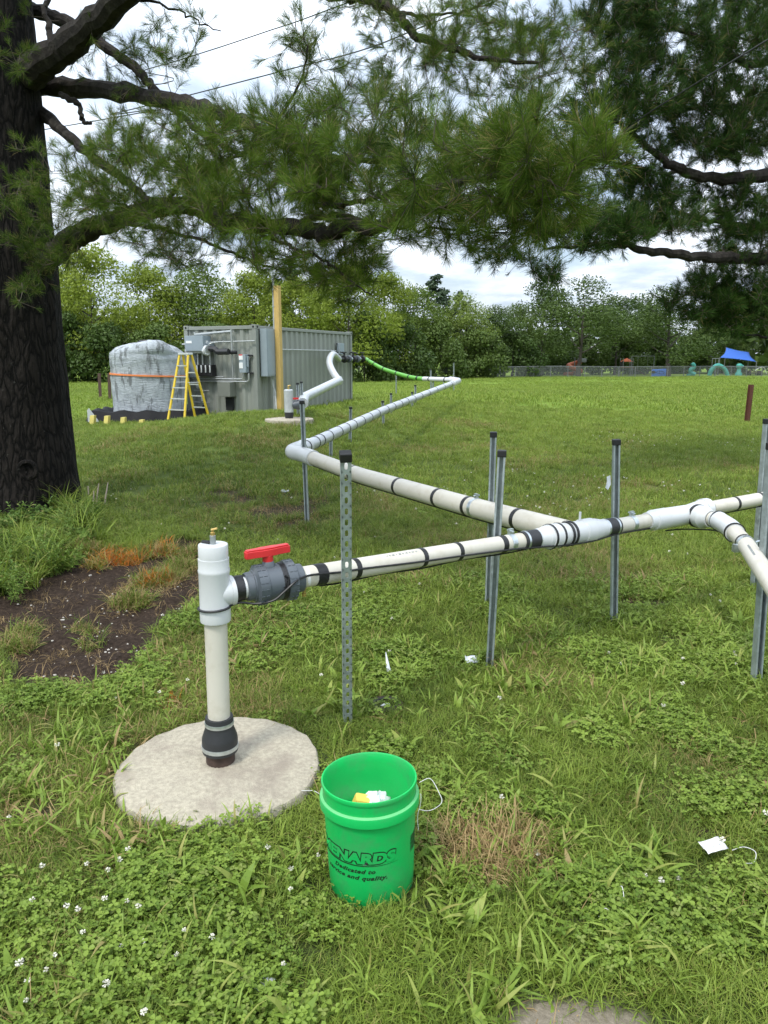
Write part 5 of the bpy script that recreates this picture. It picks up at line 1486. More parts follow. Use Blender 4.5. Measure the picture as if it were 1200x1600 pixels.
def trunk_mesh(base, top, r0, r1, flare, seed, n=56, rings=70):
    V = []; d = top - base; F = []
    for i in range(rings + 1):
        t = i / rings; c = base + d * t; h = d.z * t
        rr = r0 + (r1 - r0) * t + flare * math.exp(-h / .35)
        for j in range(n):
            a = 2 * PI * j / n
            k = float(fbm(np.array([3 + 7 * math.cos(a)]), np.array([3 + 7 * math.sin(a) + h * .35]), 1.0, seed, 3)[0]) - .5
            k2 = abs(float(vnoise(np.array([j * .55 + 1.2 * math.sin(h * 2)]), np.array([h * 2.6]), seed + 5)) - .5)
            q = rr * (1 + .10 * k) + .05 * k2 + flare * .5 * math.exp(-h / .25) * math.sin(a * 5 + 1)
            V.append(c + Vector((math.cos(a), math.sin(a), 0)) * q)
    for i in range(rings):
        for j in range(n): F.append((i * n + j, i * n + (j + 1) % n, (i + 1) * n + (j + 1) % n, (i + 1) * n + j))
    m = MB(); m.add(V, F, True); return m

class Pine:
    def __init__(s, name, label, base, seed, lm=limb_m):
        s.root = thing(name, label, 'tree', base); s.nodes = []; s.par = []; s.leafy = []; s.r = np.random.default_rng(seed); s.lm = lm
    def limb(s, pts, r0, r1, nm='limb', wob=.02, jn=True):
        c = catmull(pts, 7); k = len(c); rr = []
        out_ = []
        for i, p in enumerate(c):
            t = i / (k - 1); w = wob * (1 - abs(2 * t - 1) * .5)
            out_.append(p + Vector((s.r.normal(0, w), s.r.normal(0, w), s.r.normal(0, w))) * .6); rr.append((r0 + (r1 - r0) * t ** .8) * s.r.uniform(.9, 1.12))
        MB().tube(out_, rr, 10).build(nm, s.lm, s.root)
        if jn:
            for i, p in enumerate(out_[3:]): s.nodes.append(np.array(p)); s.par.append(-1)
        return out_
    def grow(s, A, step=.14, tufts=5, droop=.25, L0=.30, far=1.0):
        nodes = np.array(s.nodes); par = list(s.par)
        order = np.argsort([np.min(((nodes - a) ** 2).sum(1)) for a in A])
        start = len(nodes); nl = [n for n in nodes]; rad = {}
        tips = []; segs = []
        arr = np.zeros((len(nodes) + len(A) * 14, 3)); arr[:len(nodes)] = nodes; cnt = len(nodes)
        r = s.r
        for ai in order:
            a = A[ai]
            d2 = ((arr[:cnt] - a) ** 2).sum(1) * np.where(np.arange(cnt) < start, 1.0, 1.15)
            j = int(np.argmin(d2)); p0 = arr[j].copy(); L_ = math.sqrt(((p0 - a) ** 2).sum())
            n = max(2, min(13, int(L_ / step) + 1)); pts = [p0]
            side = r.normal(0, .10, 3) * L_
            for k in range(1, n + 1):
                t = k / n; q = p0 + (a - p0) * t + side * math.sin(PI * t) * .7; q[2] -= droop * L_ * math.sin(PI * t) * .35
                q = q + r.normal(0, .008, 3); pts.append(q)
                if cnt < len(arr): arr[cnt] = q; cnt += 1
            segs.append((pts, L_)); 
            dr = pts[-1] - pts[-2]; dr = dr / (np.linalg.norm(dr) + 1e-6); dr[2] += .25
            tips.append((pts[-1], dr, r.uniform(.8, 1.1)))
            for q in range(tufts - 1):
                t = r.uniform(.0, 1.0); back = min(L_, L0) * t
                k = max(0, min(len(pts) - 2, int((1 - back / max(L_, 1e-3)) * (len(pts) - 1))))
                pos = pts[k] + (pts[k + 1] - pts[k]) * r.uniform()
                dd_ = (pts[-1] - pts[0]) / (L_ + 1e-6) * .6 + r.normal(0, .6, 3) + np.array([0, 0, .3])
                dd_ /= np.linalg.norm(dd_); ln = r.uniform(.05, .20) * far
                e = pos + dd_ * ln; segs.append(([pos, e], .05)); tips.append((e, dd_, r.uniform(.5, .95)))
        return segs, tips
    def finish(s, segs, tips, variants, sc, base_r=.0026, label_n='', bright=None):
        V = []; F = []
        for pts, L_ in segs:
            b = len(V); k = len(pts)
            for i, p in enumerate(pts):
                t = i / (k - 1); rr = base_r * (1 - .6 * t) * (1 + 1.6 * min(1.2, L_))
                tt = pts[min(i + 1, k - 1)] - pts[max(i - 1, 0)]; tt = tt / (np.linalg.norm(tt) + 1e-9)
                u = np.cross(tt, [.3, .2, 1]); u /= np.linalg.norm(u) + 1e-9; v = np.cross(tt, u)
                for j in range(3):
                    a = 2 * PI * j / 3; V.append(p + (u * math.cos(a) + v * math.sin(a)) * rr)
            for i in range(k - 1):
                for j in range(3): F.append((b + i * 3 + j, b + i * 3 + (j + 1) % 3, b + (i + 1) * 3 + (j + 1) % 3, b + (i + 1) * 3 + j))
        o = link('twigs', big_mesh('twigs', np.array(V), np.array(F), twig_m, True), s.root); tag(o, kind='stuff')
        P_ = np.array([t[0] for t in tips]); n = len(tips); rot = np.zeros((n, 3))
        for i, t in enumerate(tips):
            q = Vector(t[1]).normalized().to_track_quat('Z', 'Y').to_euler(); rot[i] = (q.x, q.y, q.z)
        scl = np.array([t[2] for t in tips]) * sc * s.r.uniform(.85, 1.15, n)
        tint = np.clip(.5 + s.r.normal(0, .2, n) + 1.1 * (fbm(P_[:, 0], P_[:, 1] + P_[:, 2] * 1.3, 1.2, 4, 2) - .5), 0, 1)
        scatter('needles', P_, rot, scl, s.r.integers(0, len(variants), n), tint, s.r.uniform(-.05, .13, n), variants, None, s.root)
        return n
def regions(rg, lst):
    A = []
    for cx, cy, rx, ry, z0, z1, n in lst:
        for _ in range(n):
            while True:
                a, b = rg.uniform(-1, 1, 2)
                if a * a + b * b < 1: break
            A.append(list(P(cx + a * rx, cy + b * ry, rg.uniform(z0, z1))))
    return np.array(A)

nearp = Pine('pine_tree', 'huge dark barked pine at the left edge with limbs reaching over the lawn', TR, 5)
trunk_mesh(TR - Vector((0, 0, .2)), TR + Vector((.12, 0, 11)), .52, .34, .10, 4).build('trunk', bark, nearp.root)
# scar of an old limb on the trunk
kc = P(40, 735, 7.62)
MB().lathe([(.095, 0), (.11, .02), (.10, .045), (.075, .05), (.06, .02), (0, .01)], 20, kc + Vector((0, .06, 0)), frame((.15, -1, 0))).build('knot', bark, nearp.root)
T = lambda L_: [P(*p) for p in L_]
nearp.limb(T([(30, 440, 7.9), (75, 405, 7.6), (115, 372, 7.4), (165, 350, 7.1), (220, 330, 6.7), (300, 322, 6.2), (345, 342, 5.8), (420, 352, 5.4), (505, 364, 4.9), (545, 350, 4.6), (585, 358, 4.4), (640, 325, 4.1), (700, 290, 3.8), (770, 274, 3.6), (860, 262, 3.4)]), .13, .008, wob=.018)
nearp.limb(T([(0, 165, 7.9), (30, 128, 7.5), (75, 92, 7.1), (125, 55, 6.8), (190, -5, 6.3), (260, -80, 5.9), (380, -180, 5.6)]), .18, .08)
nearp.limb(T([(40, 125, 7.9), (90, 135, 7.6), (170, 143, 7.2), (270, 158, 6.6), (330, 172, 6.2), (400, 200, 5.8), (470, 235, 5.3), (540, 250, 4.9), (640, 245, 4.5)]), .12, .012)
nearp.limb(T([(20, 10, 7.9), (60, 18, 7.7), (110, 38, 7.5), (165, 72, 7.2), (215, 110, 7.0), (250, 150, 6.8), (310, 205, 6.4), (370, 240, 6.0)]), .085, .015)
nearp.limb(T([(40, 160, 7.9), (75, 185, 7.6), (120, 225, 7.2), (185, 275, 6.8), (240, 315, 6.4), (290, 330, 6.0)]), .075, .02)
nearp.limb(T([(350, 345, 5.8), (400, 362, 5.5), (450, 385, 5.2), (510, 408, 4.9), (550, 440, 4.7), (580, 460, 4.6)]), .020, .004)
nearp.limb(T([(505, 318, 5.0), (545, 318, 4.7), (590, 306, 4.5), (640, 285, 4.2), (700, 268, 4.0), (760, 250, 3.8)]), .022, .006)
nearp.limb(T([(470, 345, 5.1), (540, 338, 4.7), (600, 352, 4.4), (700, 360, 4.1), (790, 362, 3.9)]), .017, .004)
nearp.limb(T([(120, 360, 7.3), (160, 345, 7.1), (230, 352, 6.6), (310, 375, 6.1), (370, 400, 5.8), (430, 420, 5.6)]), .03, .006)
nearp.limb(T([(250, 325, 6.4), (300, 270, 6.0), (380, 240, 5.6), (460, 150, 5.0), (480, 70, 4.8)]), .022, .005)
nearp.limb(T([(95, 148, 7.3), (118, 160, 7.2), (128, 180, 7.2), (132, 192, 7.2), (143, 192, 7.2)]), .03, .016, jn=False)
nearp.limb(T([(70, 90, 7.0), (80, 60, 7.0), (70, 20, 7.0), (78, -10, 7.0)]), .04, .02, jn=False)
nearp.limb([TR + Vector((0, 0, 6.6)), TR + Vector((.8, -.4, 7.0)), P(360, -150, 7.3), P(480, -30, 7.1), P(560, -8, 7.0), P(610, 12, 6.9), P(645, 52, 6.8), P(700, 76, 6.7), P(760, 92, 6.5), P(845, 98, 6.3)], .11, .012)
nearp.limb([P(620, 20, 6.9), P(660, 25, 6.8), P(700, 22, 6.7), P(760, 10, 6.6)], .02, .006)
nearp.limb([P(190, -5, 6.3), P(250, 5, 6.3), P(300, 30, 6.2), P(345, 50, 6.2)], .016, .004)
rg = np.random.default_rng(31)
A = regions(rg, [
    (40, 350, 60, 130, 5.8, 7.0, 26), (110, 330, 90, 100, 6, 7.3, 60), (250, 270, 130, 100, 5.2, 7, 120), (420, 270, 140, 105, 4.4, 6.4, 150),
    (590, 265, 150, 90, 3.8, 5.6, 125), (730, 265, 120, 85, 3.2, 4.7, 92), (840, 245, 90, 70, 2.9, 4.0, 62), (925, 235, 45, 30, 2.9, 3.4, 12),
    (300, 385, 120, 35, 5.2, 7, 45), (500, 400, 110, 40, 4.6, 6, 62), (540, 440, 60, 30, 4.6, 5.4, 16), (720, 350, 150, 40, 3.7, 4.8, 55), (850, 320, 70, 50, 3.4, 4.2, 36),
    (300, 225, 170, 60, 5.2, 6.8, 55), (200, 300, 120, 80, 5.6, 7, 45), (420, 300, 130, 60, 4.6, 6, 45), (465, 90, 30, 60, 4.7, 5.3, 12), (550, 190, 140, 50, 4.2, 5.6, 50), (200, 100, 100, 50, 6.3, 8, 26), (290, 50, 70, 60, 5.7, 7, 16),
    (700, 50, 130, 60, 6, 8, 85), (790, 100, 110, 70, 6, 8, 110), (640, 120, 60, 50, 6, 7.5, 26), (880, 60, 70, 60, 6.5, 8.5, 34), (560, 15, 70, 30, 6.5, 7.5, 16), (520, 130, 90, 40, 5, 6, 16), (30, 60, 60, 60, 6.2, 7.2, 8)])
segs, tips = nearp.grow(A, tufts=5)
# limbs above the frame, so that the tree shades the ground it stands over
up = []
for k in range(9):
    a = k * 2.4; b = TR + Vector((0, 0, 5.6 + k * .55)); e = b + Vector((math.cos(a) * 3.4, math.sin(a) * 3.0, .5))
    i0 = len(nearp.nodes); c = nearp.limb([b, b.lerp(e, .5) + Vector((0, 0, .15)), e], .06, .015)
    for p in c[6:]:
        for _ in range(5): up.append(list(p + Vector((rg.normal(0, .45), rg.normal(0, .45), rg.normal(0, .2)))))
up = np.array([u for u in up if u[2] > CAMH + .36 * math.hypot(u[0], u[1]) + 1.2])
s2, t2 = nearp.grow(up, tufts=4)
tf = [tuft_mesh(s, 64, .105, .0019, needle_m) for s in (1, 2, 3)]
nearp.finish(segs + s2, tips + t2, tf, 1.0)

RB_ = P(1345, 560, 11.2); RB_.z = float(H(RB_.x, RB_.y))
farp = Pine('pine_tree', 'fine needled pine reaching in from the right edge, trunk out of sight', RB_, 9)
trunk_mesh(RB_ - Vector((0, 0, .2)), RB_ + Vector((0, 0, 10)), .38, .2, .08, 6, 32, 40).build('trunk', bark, farp.root)
farp.limb([RB_ + Vector((0, 0, 4.3))] + T([(1270, 262, 10.6), (1200, 272, 10.2), (1130, 279, 9.9), (1062, 266, 9.6), (1025, 240, 9.4), (990, 210, 9.2), (950, 180, 9.0)]), .14, .015)
farp.limb([RB_ + Vector((0, 0, 3.6))] + T([(1270, 362, 10.8), (1200, 357, 10.5), (1130, 348, 10.2), (1060, 332, 10.0), (1020, 310, 9.9)]), .09, .012)
farp.limb([RB_ + Vector((0, 0, 3.1))] + T([(1280, 408, 10.6), (1200, 405, 10.2), (1140, 402, 9.9), (1080, 400, 9.6), (1010, 392, 9.3), (960, 380, 9.1), (900, 385, 8.9), (850, 388, 8.8)]), .13, .010)
farp.limb([RB_ + Vector((0, 0, 5.2))] + T([(1260, 170, 10.7), (1180, 166, 10.5), (1090, 168, 10.3), (1020, 178, 10.1)]), .08, .01)
farp.limb([RB_ + Vector((0, 0, 6.2))] + T([(1270, 60, 10.6), (1180, 100, 10.4), (1120, 70, 10.2), (1040, 40, 10.0), (960, 40, 9.8)]), .10, .012)
farp.limb([RB_ + Vector((0, 0, 2.4))] + T([(1280, 470, 11), (1200, 480, 10.8), (1130, 470, 10.7), (1080, 455, 10.6)]), .06, .01)
farp.limb([RB_ + Vector((0, 0, 1.9))] + T([(1280, 520, 11), (1200, 525, 10.8), (1150, 520, 10.7)]), .05, .01)
farp.limb([RB_ + Vector((0, 0, 3.4)), RB_ + Vector((1.5, -.5, 3.9)), RB_ + Vector((3, -.9, 4.3))], .1, .015)
farp.limb([RB_ + Vector((0, 0, 5.0)), RB_ + Vector((1.4, -.3, 5.6)), RB_ + Vector((2.8, -.6, 6.2))], .09, .015)
farp.limb(T([(1062, 266, 9.6), (1040, 272, 9.5), (1000, 262, 9.5), (960, 245, 9.3)]), .03, .008)
rg = np.random.default_rng(32)
A = regions(rg, [
    (1060, 50, 120, 75, 9.2, 11.5, 200), (1160, 90, 70, 110, 9.2, 11.6, 190), (980, 30, 70, 50, 8.8, 10.5, 90), (1000, 130, 95, 55, 8.8, 10.6, 130), (1130, 190, 95, 55, 9.4, 11.4, 150), (950, 180, 70, 40, 8.8, 9.8, 70),
    (1110, 225, 100, 30, 9.4, 11, 70), (1010, 295, 60, 30, 9.2, 10.2, 60), (1100, 310, 60, 26, 9.6, 10.8, 40), (1170, 325, 50, 40, 9.6, 11, 60), (1010, 345, 110, 22, 8.8, 10.6, 90), (930, 365, 90, 26, 8.6, 9.6, 80), (1160, 375, 60, 25, 9.8, 11, 50),
    (800, 395, 50, 14, 8.6, 9.2, 16), (850, 425, 25, 14, 8.6, 9.2, 14), (990, 235, 60, 25, 9, 10, 30),
    (1150, 440, 80, 36, 9.8, 11.4, 110), (1090, 470, 60, 25, 10, 11.2, 50), (1420, 330, 150, 110, 9.5, 12, 70), (1450, 120, 150, 130, 9.5, 12, 80), (1290, 60, 80, 120, 9.5, 12, 60), (1290, 330, 80, 150, 9.8, 12, 60), (1165, 492, 60, 34, 10, 11.4, 100), (1120, 490, 50, 20, 10, 11, 30)])
segs, tips = farp.grow(A, tufts=5, L0=.35, far=1.3)
tf2 = [tuft_mesh(s, 46, .10, .0036, needle_far, axis=.14) for s in (7, 8, 9)]
farp.finish(segs, tips, tf2, 1.25, base_r=.004)

# ------------------------------------------------------------------ broadleaf and conifer trees beyond the lawn
def crown_mesh(seed, w, h, nleaf, size, mt, lobes=28, conic=False, trans=0, openness=0.0):
    r = np.random.default_rng(seed); C = []; 
    for i in range(lobes):
        t = r.uniform(0, 1)
        if conic: zz_ = t * h; rr = w / 2 * (1.02 - t) ** .75 * r.uniform(.55, 1.15); lr = .07 * w + .09 * w * (1 - t)
        else:
            zz_ = h * (.04 + .96 * t); rr = w / 2 * (math.sin(PI * min(1, max(.05, (t * .86 + .14))) ** .85)) ** .6 * r.uniform(.45, .95); lr = r.uniform(.13, .22) * w
        a = r.uniform(0, 2 * PI); C.append((rr * math.cos(a), rr * math.sin(a), zz_, lr))
    if not conic: C.append((0, 0, h * .5, w * .3))
    C = np.array(C); wgt = C[:, 3] ** 2; ci = r.choice(len(C), nleaf, p=wgt / wgt.sum())
    n = r.normal(0, 1, (nleaf, 3)); n /= np.linalg.norm(n, axis=1)[:, None]; n[:, 2] = n[:, 2] * .8 + .1
    # sub-clumps on every lobe
    q = np.round(n * 2.6) / 2.6; q /= np.linalg.norm(q, axis=1)[:, None] + 1e-6
    n2 = n * .55 + q * .45
    rad = C[ci, 3] * (1 - np.abs(r.normal(0, .22, nleaf))) * (1 + .18 * np.sin(ci * 2.1 + n2[:, 0] * 9) * np.cos(n2[:, 1] * 8))
    P_ = C[ci, :3] + n2 * rad[:, None] * np.array([1, 1, .8])
    nn = n * .6 + r.normal(0, .6, (nleaf, 3)) + np.array([0, 0, .35]); nn /= np.linalg.norm(nn, axis=1)[:, None]
    u = np.cross(nn, r.normal(0, 1, (nleaf, 3))); u /= np.linalg.norm(u, axis=1)[:, None]; v = np.cross(nn, u)
    s = size * r.uniform(.6, 1.3, nleaf)[:, None]
    V = np.stack([P_ - u * s * .6, P_ + v * s * .34, P_ + u * s * .6, P_ - v * s * .34], 1).reshape(-1, 3)
    F = np.arange(nleaf * 4).reshape(-1, 4)
    T = np.clip(.5 + r.normal(0, .10, nleaf) + .25 * np.sin(ci * 3.7), 0, 1)
    return big_mesh('crown', V, F, mt, False, {'bt': ('FACE', 'FLOAT', T)})
lm_b = leaf_mat('broad_leaf_bright', (.15, .21, .02), (.28, .34, .05), tl=.4, inst=False)
lm_m = leaf_mat('broad_leaf_mid', (.095, .15, .02), (.175, .235, .042), tl=.3, inst=False)
lm_d = leaf_mat('broad_leaf_dark', (.045, .082, .016), (.10, .15, .03), tl=.25, inst=False)
lm_c = leaf_mat('blue_conifer', (.025, .05, .025), (.065, .10, .05), tl=.15, inst=False)
bark2 = mat('grey_bark', (.06, .05, .042), .9, var=.3, vs=12)
def trunk2(seed, h, r0, top):
    r = random.Random(seed); m = MB()
    p = [Vector((0, 0, -.3)), Vector((r.uniform(-.1, .1), r.uniform(-.1, .1), h * .5)), Vector((r.uniform(-.2, .2), 0, h)), Vector((r.uniform(-.3, .3), 0, top))]
    m.tube(catmull(p, 4), [r0 * (1 - .75 * i / 12) for i in range(13)], 8)
    for k in range(9):
        a = k * 2.4; b = p[1].lerp(p[3], .2 + .08 * k); L_ = r.uniform(1.2, 2.6)
        m.tube(catmull([b, b + Vector((math.cos(a) * L_ * .5, math.sin(a) * L_ * .5, L_ * .35)), b + Vector((math.cos(a) * L_, math.sin(a) * L_, L_ * .9))], 3), [r0 * .35 * (1 - .8 * i / 6) for i in range(7)], 6)
    return m.mesh('trunk', bark2)
kinds = {}
def kind(k, w, h, nl, sz, mt, lob, stem, r0, conic=False):
    kinds[k] = [(crown_mesh(hash_ + i, w, h, nl, sz, mt, lob, conic), trunk2(hash_ + i, stem, r0, stem + h * .7), stem) for i, hash_ in ((0, len(kinds) * 10 + 3), (1, len(kinds) * 10 + 3))]
kind('bright', 8, 8.5, 19000, .18, lm_b, 44, 1.2, .2)
kind('mid', 8, 8.5, 18000, .18, lm_m, 44, 1.3, .2)
kind('dark', 7.5, 9, 15000, .19, lm_d, 34, 1.2, .2)
kind('open', 8.5, 9, 13000, .18, lm_d, 30, 2.6, .30)
kind('conifer', 5, 9.5, 7000, .24, lm_c, 60, .6, .16, True)
kind('bush', 6, 4.2, 7000, .24, lm_d, 22, 0.0, .08)
bt_i = [0]
def bg_tree(k, px, z, top, wpx, label, base=None):
    """px picture column, z distance, top picture row of the crown's tip, wpx width"""
    cr_, tk, stem = kinds[k][bt_i[0] % 2]; bt_i[0] += 1
    g = P(px, 590, z); x, y = g.x, g.y; gz = float(H(x, y))
    topz = P(px, top, z).z
    ht = {'bright': 9.7, 'mid': 9.8, 'dark': 10.2, 'open': 11.6, 'conifer': 10.1, 'bush': 4.2}[k]
    wd = {'bright': 8, 'mid': 8, 'dark': 7.5, 'open': 8.5, 'conifer': 5, 'bush': 6}[k]
    sz = (topz - gz) / ht * .97; sx = wpx / FPX * z / wd
    nm = {'conifer': 'conifer_tree', 'bush': 'shrub'}.get(k, 'broadleaf_tree')
    o = thing(nm, label, 'shrub' if k == 'bush' else 'tree', (x, y, gz), bt_i[0] * 1.37, 'trees and shrubs beyond the lawn'); o.scale = (sx, sx, sz)
    a = bpy.data.objects.new('trunk', tk); COL.objects.link(a); a.parent = o
    b = bpy.data.objects.new('crown', cr_); COL.objects.link(b); b.parent = o; b.location = (0, 0, stem)
    return o
TREES = [
    ('bright', 150, 60, 398, 150, 'bright green tree nearest the pine trunk, left of the tank'),
    ('mid', 95, 66, 412, 130, 'green tree just showing right of the dark pine trunk'),
    ('bright', 240, 64, 425, 140, 'yellow green tree rising behind the grey tank'),
    ('mid', 320, 66, 418, 140, 'mid green tree behind the left end of the container'),
    ('bright', 400, 64, 432, 140, 'yellow green tree behind the timber post, left side'),
    ('conifer', 455, 74, 402, 90, 'blue green conifer top above the container, nearest the timber post'),
    ('conifer', 500, 76, 412, 80, 'blue green conifer top right of the one by the timber post'),
    ('bright', 470, 63, 440, 130, 'bright tree behind the middle of the container'),
    ('bright', 545, 60, 418, 150, 'large yellow green tree above the far end of the container'),
    ('bright', 600, 66, 432, 110, 'yellow green tree just right of the container'),
    ('mid', 650, 74, 455, 110, 'mid green tree behind the green hose'),
    ('conifer', 680, 84, 428, 100, 'small pointed conifer standing above the tree line at centre'),
    ('conifer', 716, 86, 455, 60, 'dark conifer tip right of the central pointed conifer'),
    ('mid', 725, 78, 466, 100, 'drooping green tree behind the far corner of the pipe'),
    ('dark', 775, 82, 484, 90, 'dark low tree where the tree line dips'),
    ('dark', 800, 88, 480, 80, 'second dark tree right of the dip in the tree line'),
    ('dark', 845, 92, 444, 110, 'tall tree left of the orange spiral slide'),
    ('open', 903, 86, 440, 140, 'open tree in front of the orange spiral slide, trunk visible'),
    ('dark', 960, 97, 470, 110, 'green tree between the two orange slides'),
    ('open', 1043, 87, 452, 150, 'open tree beside the blue panel, trunk visible'),
    ('dark', 990, 104, 468, 110, 'dark tree behind the orange slide tower'),
    ('dark', 1105, 106, 480, 90, 'dark tree left of the blue shade sail'),
    ('open', 1137, 100, 500, 60, 'small pale tree above the blue shade sail'),
    ('mid', 20, 66, 400, 130, 'green tree glimpsed left of the pine trunk'),
]
for t in TREES: bg_tree(*t)
BUSH = [(110, 57, 500, 110, 'dark shrub right of the pine trunk foot'), (175, 57, 510, 110, 'dark shrub left of the tank top'), (250, 58, 515, 110, 'shrub hidden low behind the tank'), (335, 60, 510, 110, 'low shrub behind the electrical boxes'),
        (570, 60, 500, 90, 'dark shrub beside the far container end'), (630, 66, 510, 100, 'dark shrub under the yellow green tree'), (690, 72, 512, 90, 'dark shrub behind the tall thin post'), (745, 76, 520, 90, 'dark shrub right of the far pipe corner'), (800, 82, 525, 90, 'dark shrub under the dip in the tree line'),
        (850, 98, 530, 90, 'dark shrub left of the orange spiral slide'), (910, 100, 530, 90, 'dark shrub behind the orange spiral slide'), (965, 104, 528, 90, 'dark shrub behind the orange tower'), (1020, 106, 530, 90, 'dark shrub behind the blue panel'), (1080, 108, 535, 80, 'dark shrub behind the teal slides'), (1150, 112, 540, 90, 'dark shrub behind the shade sail'), (1200, 112, 535, 90, 'dark shrub at the right edge'), (50, 58, 500, 110, 'dark shrub left of the pine trunk foot')]
for px, z, top, w, l in BUSH: bg_tree('bush', px, z, top, w, l)
# a far wood that closes the horizon to both sides of the picture
def wood():
    r = np.random.default_rng(99); V = []; F = []; T = []
    for i in range(16000):
        a = r.uniform(-1.25, 1.25); d = 135 + 25 * math.sin(a * 9) + r.uniform(-6, 6); h = (7.5 + 2.2 * math.sin(a * 31) + 1.4 * math.sin(a * 77)) * r.uniform() ** .7
        p = np.array([math.sin(a) * d, math.cos(a) * d, h + .2]); u = r.normal(0, 1, 3); u /= np.linalg.norm(u); v = np.cross(u, r.normal(0, 1, 3)); v /= np.linalg.norm(v)
        s = r.uniform(.5, 1.1); k = len(V); V += [p - u * s, p + v * s * .6, p + u * s, p - v * s * .6]; F.append((k, k + 1, k + 2, k + 3)); T.append(r.uniform())
    o = link('distant_wood', big_mesh('distant_wood', np.array(V), np.array(F), lm_d, False, {'bt': ('FACE', 'FLOAT', T)})); tag(o, 'far wood closing the horizon behind the playground', kind='stuff')
wood()

# ------------------------------------------------------------------ chain link fence and playground
mesh_m = bpy.data.materials.new('chain_link'); mesh_m.use_nodes = True
_L = mesh_m.node_tree.links.new; _b = mesh_m.node_tree.nodes['Principled BSDF']; _b.inputs['Base Color'].default_value = (.16, .17, .17, 1); _b.inputs['Roughness'].default_value = .6
_t = N(mesh_m, 'ShaderNodeTexCoord'); _mp = N(mesh_m, 'ShaderNodeMapping'); _mp.inputs['Rotation'].default_value = (0, R(45), 0); _L(_t.outputs['Object'], _mp.inputs[0])
_ck = N(mesh_m, 'ShaderNodeTexBrick'); _ck.offset = 0; _ck.inputs['Scale'].default_value = 1; _ck.inputs['Brick Width'].default_value = .09; _ck.inputs['Row Height'].default_value = .09; _ck.inputs['Mortar Size'].default_value = .008
_sx = N(mesh_m, 'ShaderNodeSeparateXYZ'); _cx = N(mesh_m, 'ShaderNodeCombineXYZ'); _L(_mp.outputs[0], _sx.inputs[0]); _L(_sx.outputs[0], _cx.inputs[0]); _L(_sx.outputs[2], _cx.inputs[1]); _L(_cx.outputs[0], _ck.inputs['Vector'])
_tr = N(mesh_m, 'ShaderNodeBsdfTransparent'); _ms = N(mesh_m, 'ShaderNodeMixShader'); _o = mesh_m.node_tree.nodes['Material Output']
_L(_ck.outputs['Fac'], _ms.inputs[0]); _L(_tr.outputs[0], _ms.inputs[1]); _L(_b.outputs[0], _ms.inputs[2]); _L(_ms.outputs[0], _o.inputs[0])
FA, FB = P(420, 575, 74), P(1330, 575, 88)
FA.z = FB.z = 0
fd = (FB - FA); FLn = fd.length; fd.normalize()
fence = thing('chain_link_fence', 'long grey chain link fence along the far side of the lawn', 'fence', FA, math.atan2(fd.y, fd.x))
npst = int(FLn / 2.0); fh = 1.15
pm_ = MB().tube([(0, 0, -.6), (0, 0, fh + .05)], .045, 6).mesh('fence_post', M['fence'])
def fz(d): q = FA + fd * d; return float(H(q.x, q.y))
for k in range(npst + 1):
    o = bpy.data.objects.new('fence_post', pm_); COL.objects.link(o); o.parent = fence; o.location = (k * FLn / npst, 0, fz(k * FLn / npst))
pts = [(d, 0, fz(d) + fh) for d in np.linspace(0, FLn, 40)]
MB().tube(pts, .035, 6).build('top_rail', M['fence'], fence, True)
m = MB()
for (a, b) in zip(pts, pts[1:]): m.add([(a[0], -.03, a[2] - fh + .03), (b[0], -.03, b[2] - fh + .03), (b[0], -.03, b[2]), (a[0], -.03, a[2])], [(0, 1, 2, 3)])
m.build('wire_mesh', mesh_m, fence, True)
def pg(px, z): g = P(px, 585, z); g.z = float(H(g.x, g.y)); return g
def spx(n, z): return n / FPX * z
# orange spiral slide
o = thing('spiral_slide', 'orange spiral tube slide behind the leftmost visible tree trunk', 'slide', pg(897, 93))
pts = [(.75 * math.cos(a) , .75 * math.sin(a), 1.75 - a * .2) for a in np.linspace(0, 8, 30)]
MB().tube(pts + [(pts[-1][0] - 1.0, pts[-1][1] - .4, .15)], .30, 10).build('slide_tube', M['orange_plastic'], o, True)
MB().tube([(0, 0, -.2), (0, 0, 2.2)], .07, 8).build('centre_pole', M['fence'], o, True)
MB().box((.9, 0, 1.85), (1.0, .8, .5), bev=.1).build('platform', M['fence'], o, True)
o = thing('play_tower', 'orange climbing tower with a short slide between the two open trees', 'play tower', pg(978, 93))
for sx in (-.6, .6):
    for sy in (-.6, .6): MB().tube([(sx, sy, -.2), (sx, sy, 2.2)], .05, 6).build('leg', M['fence'], o, True)
MB().box((0, 0, 1.1), (1.3, 1.3, .1)).build('deck', M['orange_plastic'], o, True)
MB().lathe([(.8, 0), (.5, .2), (0, .45)], 4, (0, 0, 1.75), smooth=False).build('roof', M['orange_plastic'], o, True)
MB().box((1.5, 0, .62), (2.0, .5, .06), Matrix.Rotation(R(28), 3, 'Y')).build('slide_bed', M['rusty'], o, True)
MB().box((-.62, 0, 1.5), (.05, 1.1, .7)).build('side_panel', M['dark'], o, True)
o = thing('swing_frame', 'grey swing frame behind the fence left of the blue panel', 'swing', pg(1003, 92))
for sx in (-1.4, 1.4):
    for dx in (-.6, .6): MB().tube([(sx + dx * .3, dx, -.2), (sx, 0, 2.4)], .045, 6).build('leg', M['fence'], o, True)
MB().tube([(-1.4, 0, 2.4), (1.4, 0, 2.4)], .045, 6).build('top_bar', M['fence'], o, True)
for sx in (-.6, .6):
    c = MB().tube([(sx, 0, 2.4), (sx, 0, .6)], .02, 5).build('chain', M['fence'], o, True); MB().box((sx, 0, .58), (.5, .2, .05)).build('seat', M['dark'], o, True)
BPc = pg(1029, 83.5)
o = thing('blue_panel', 'bright blue rectangular play panel leaning against the fence', 'panel', BPc)
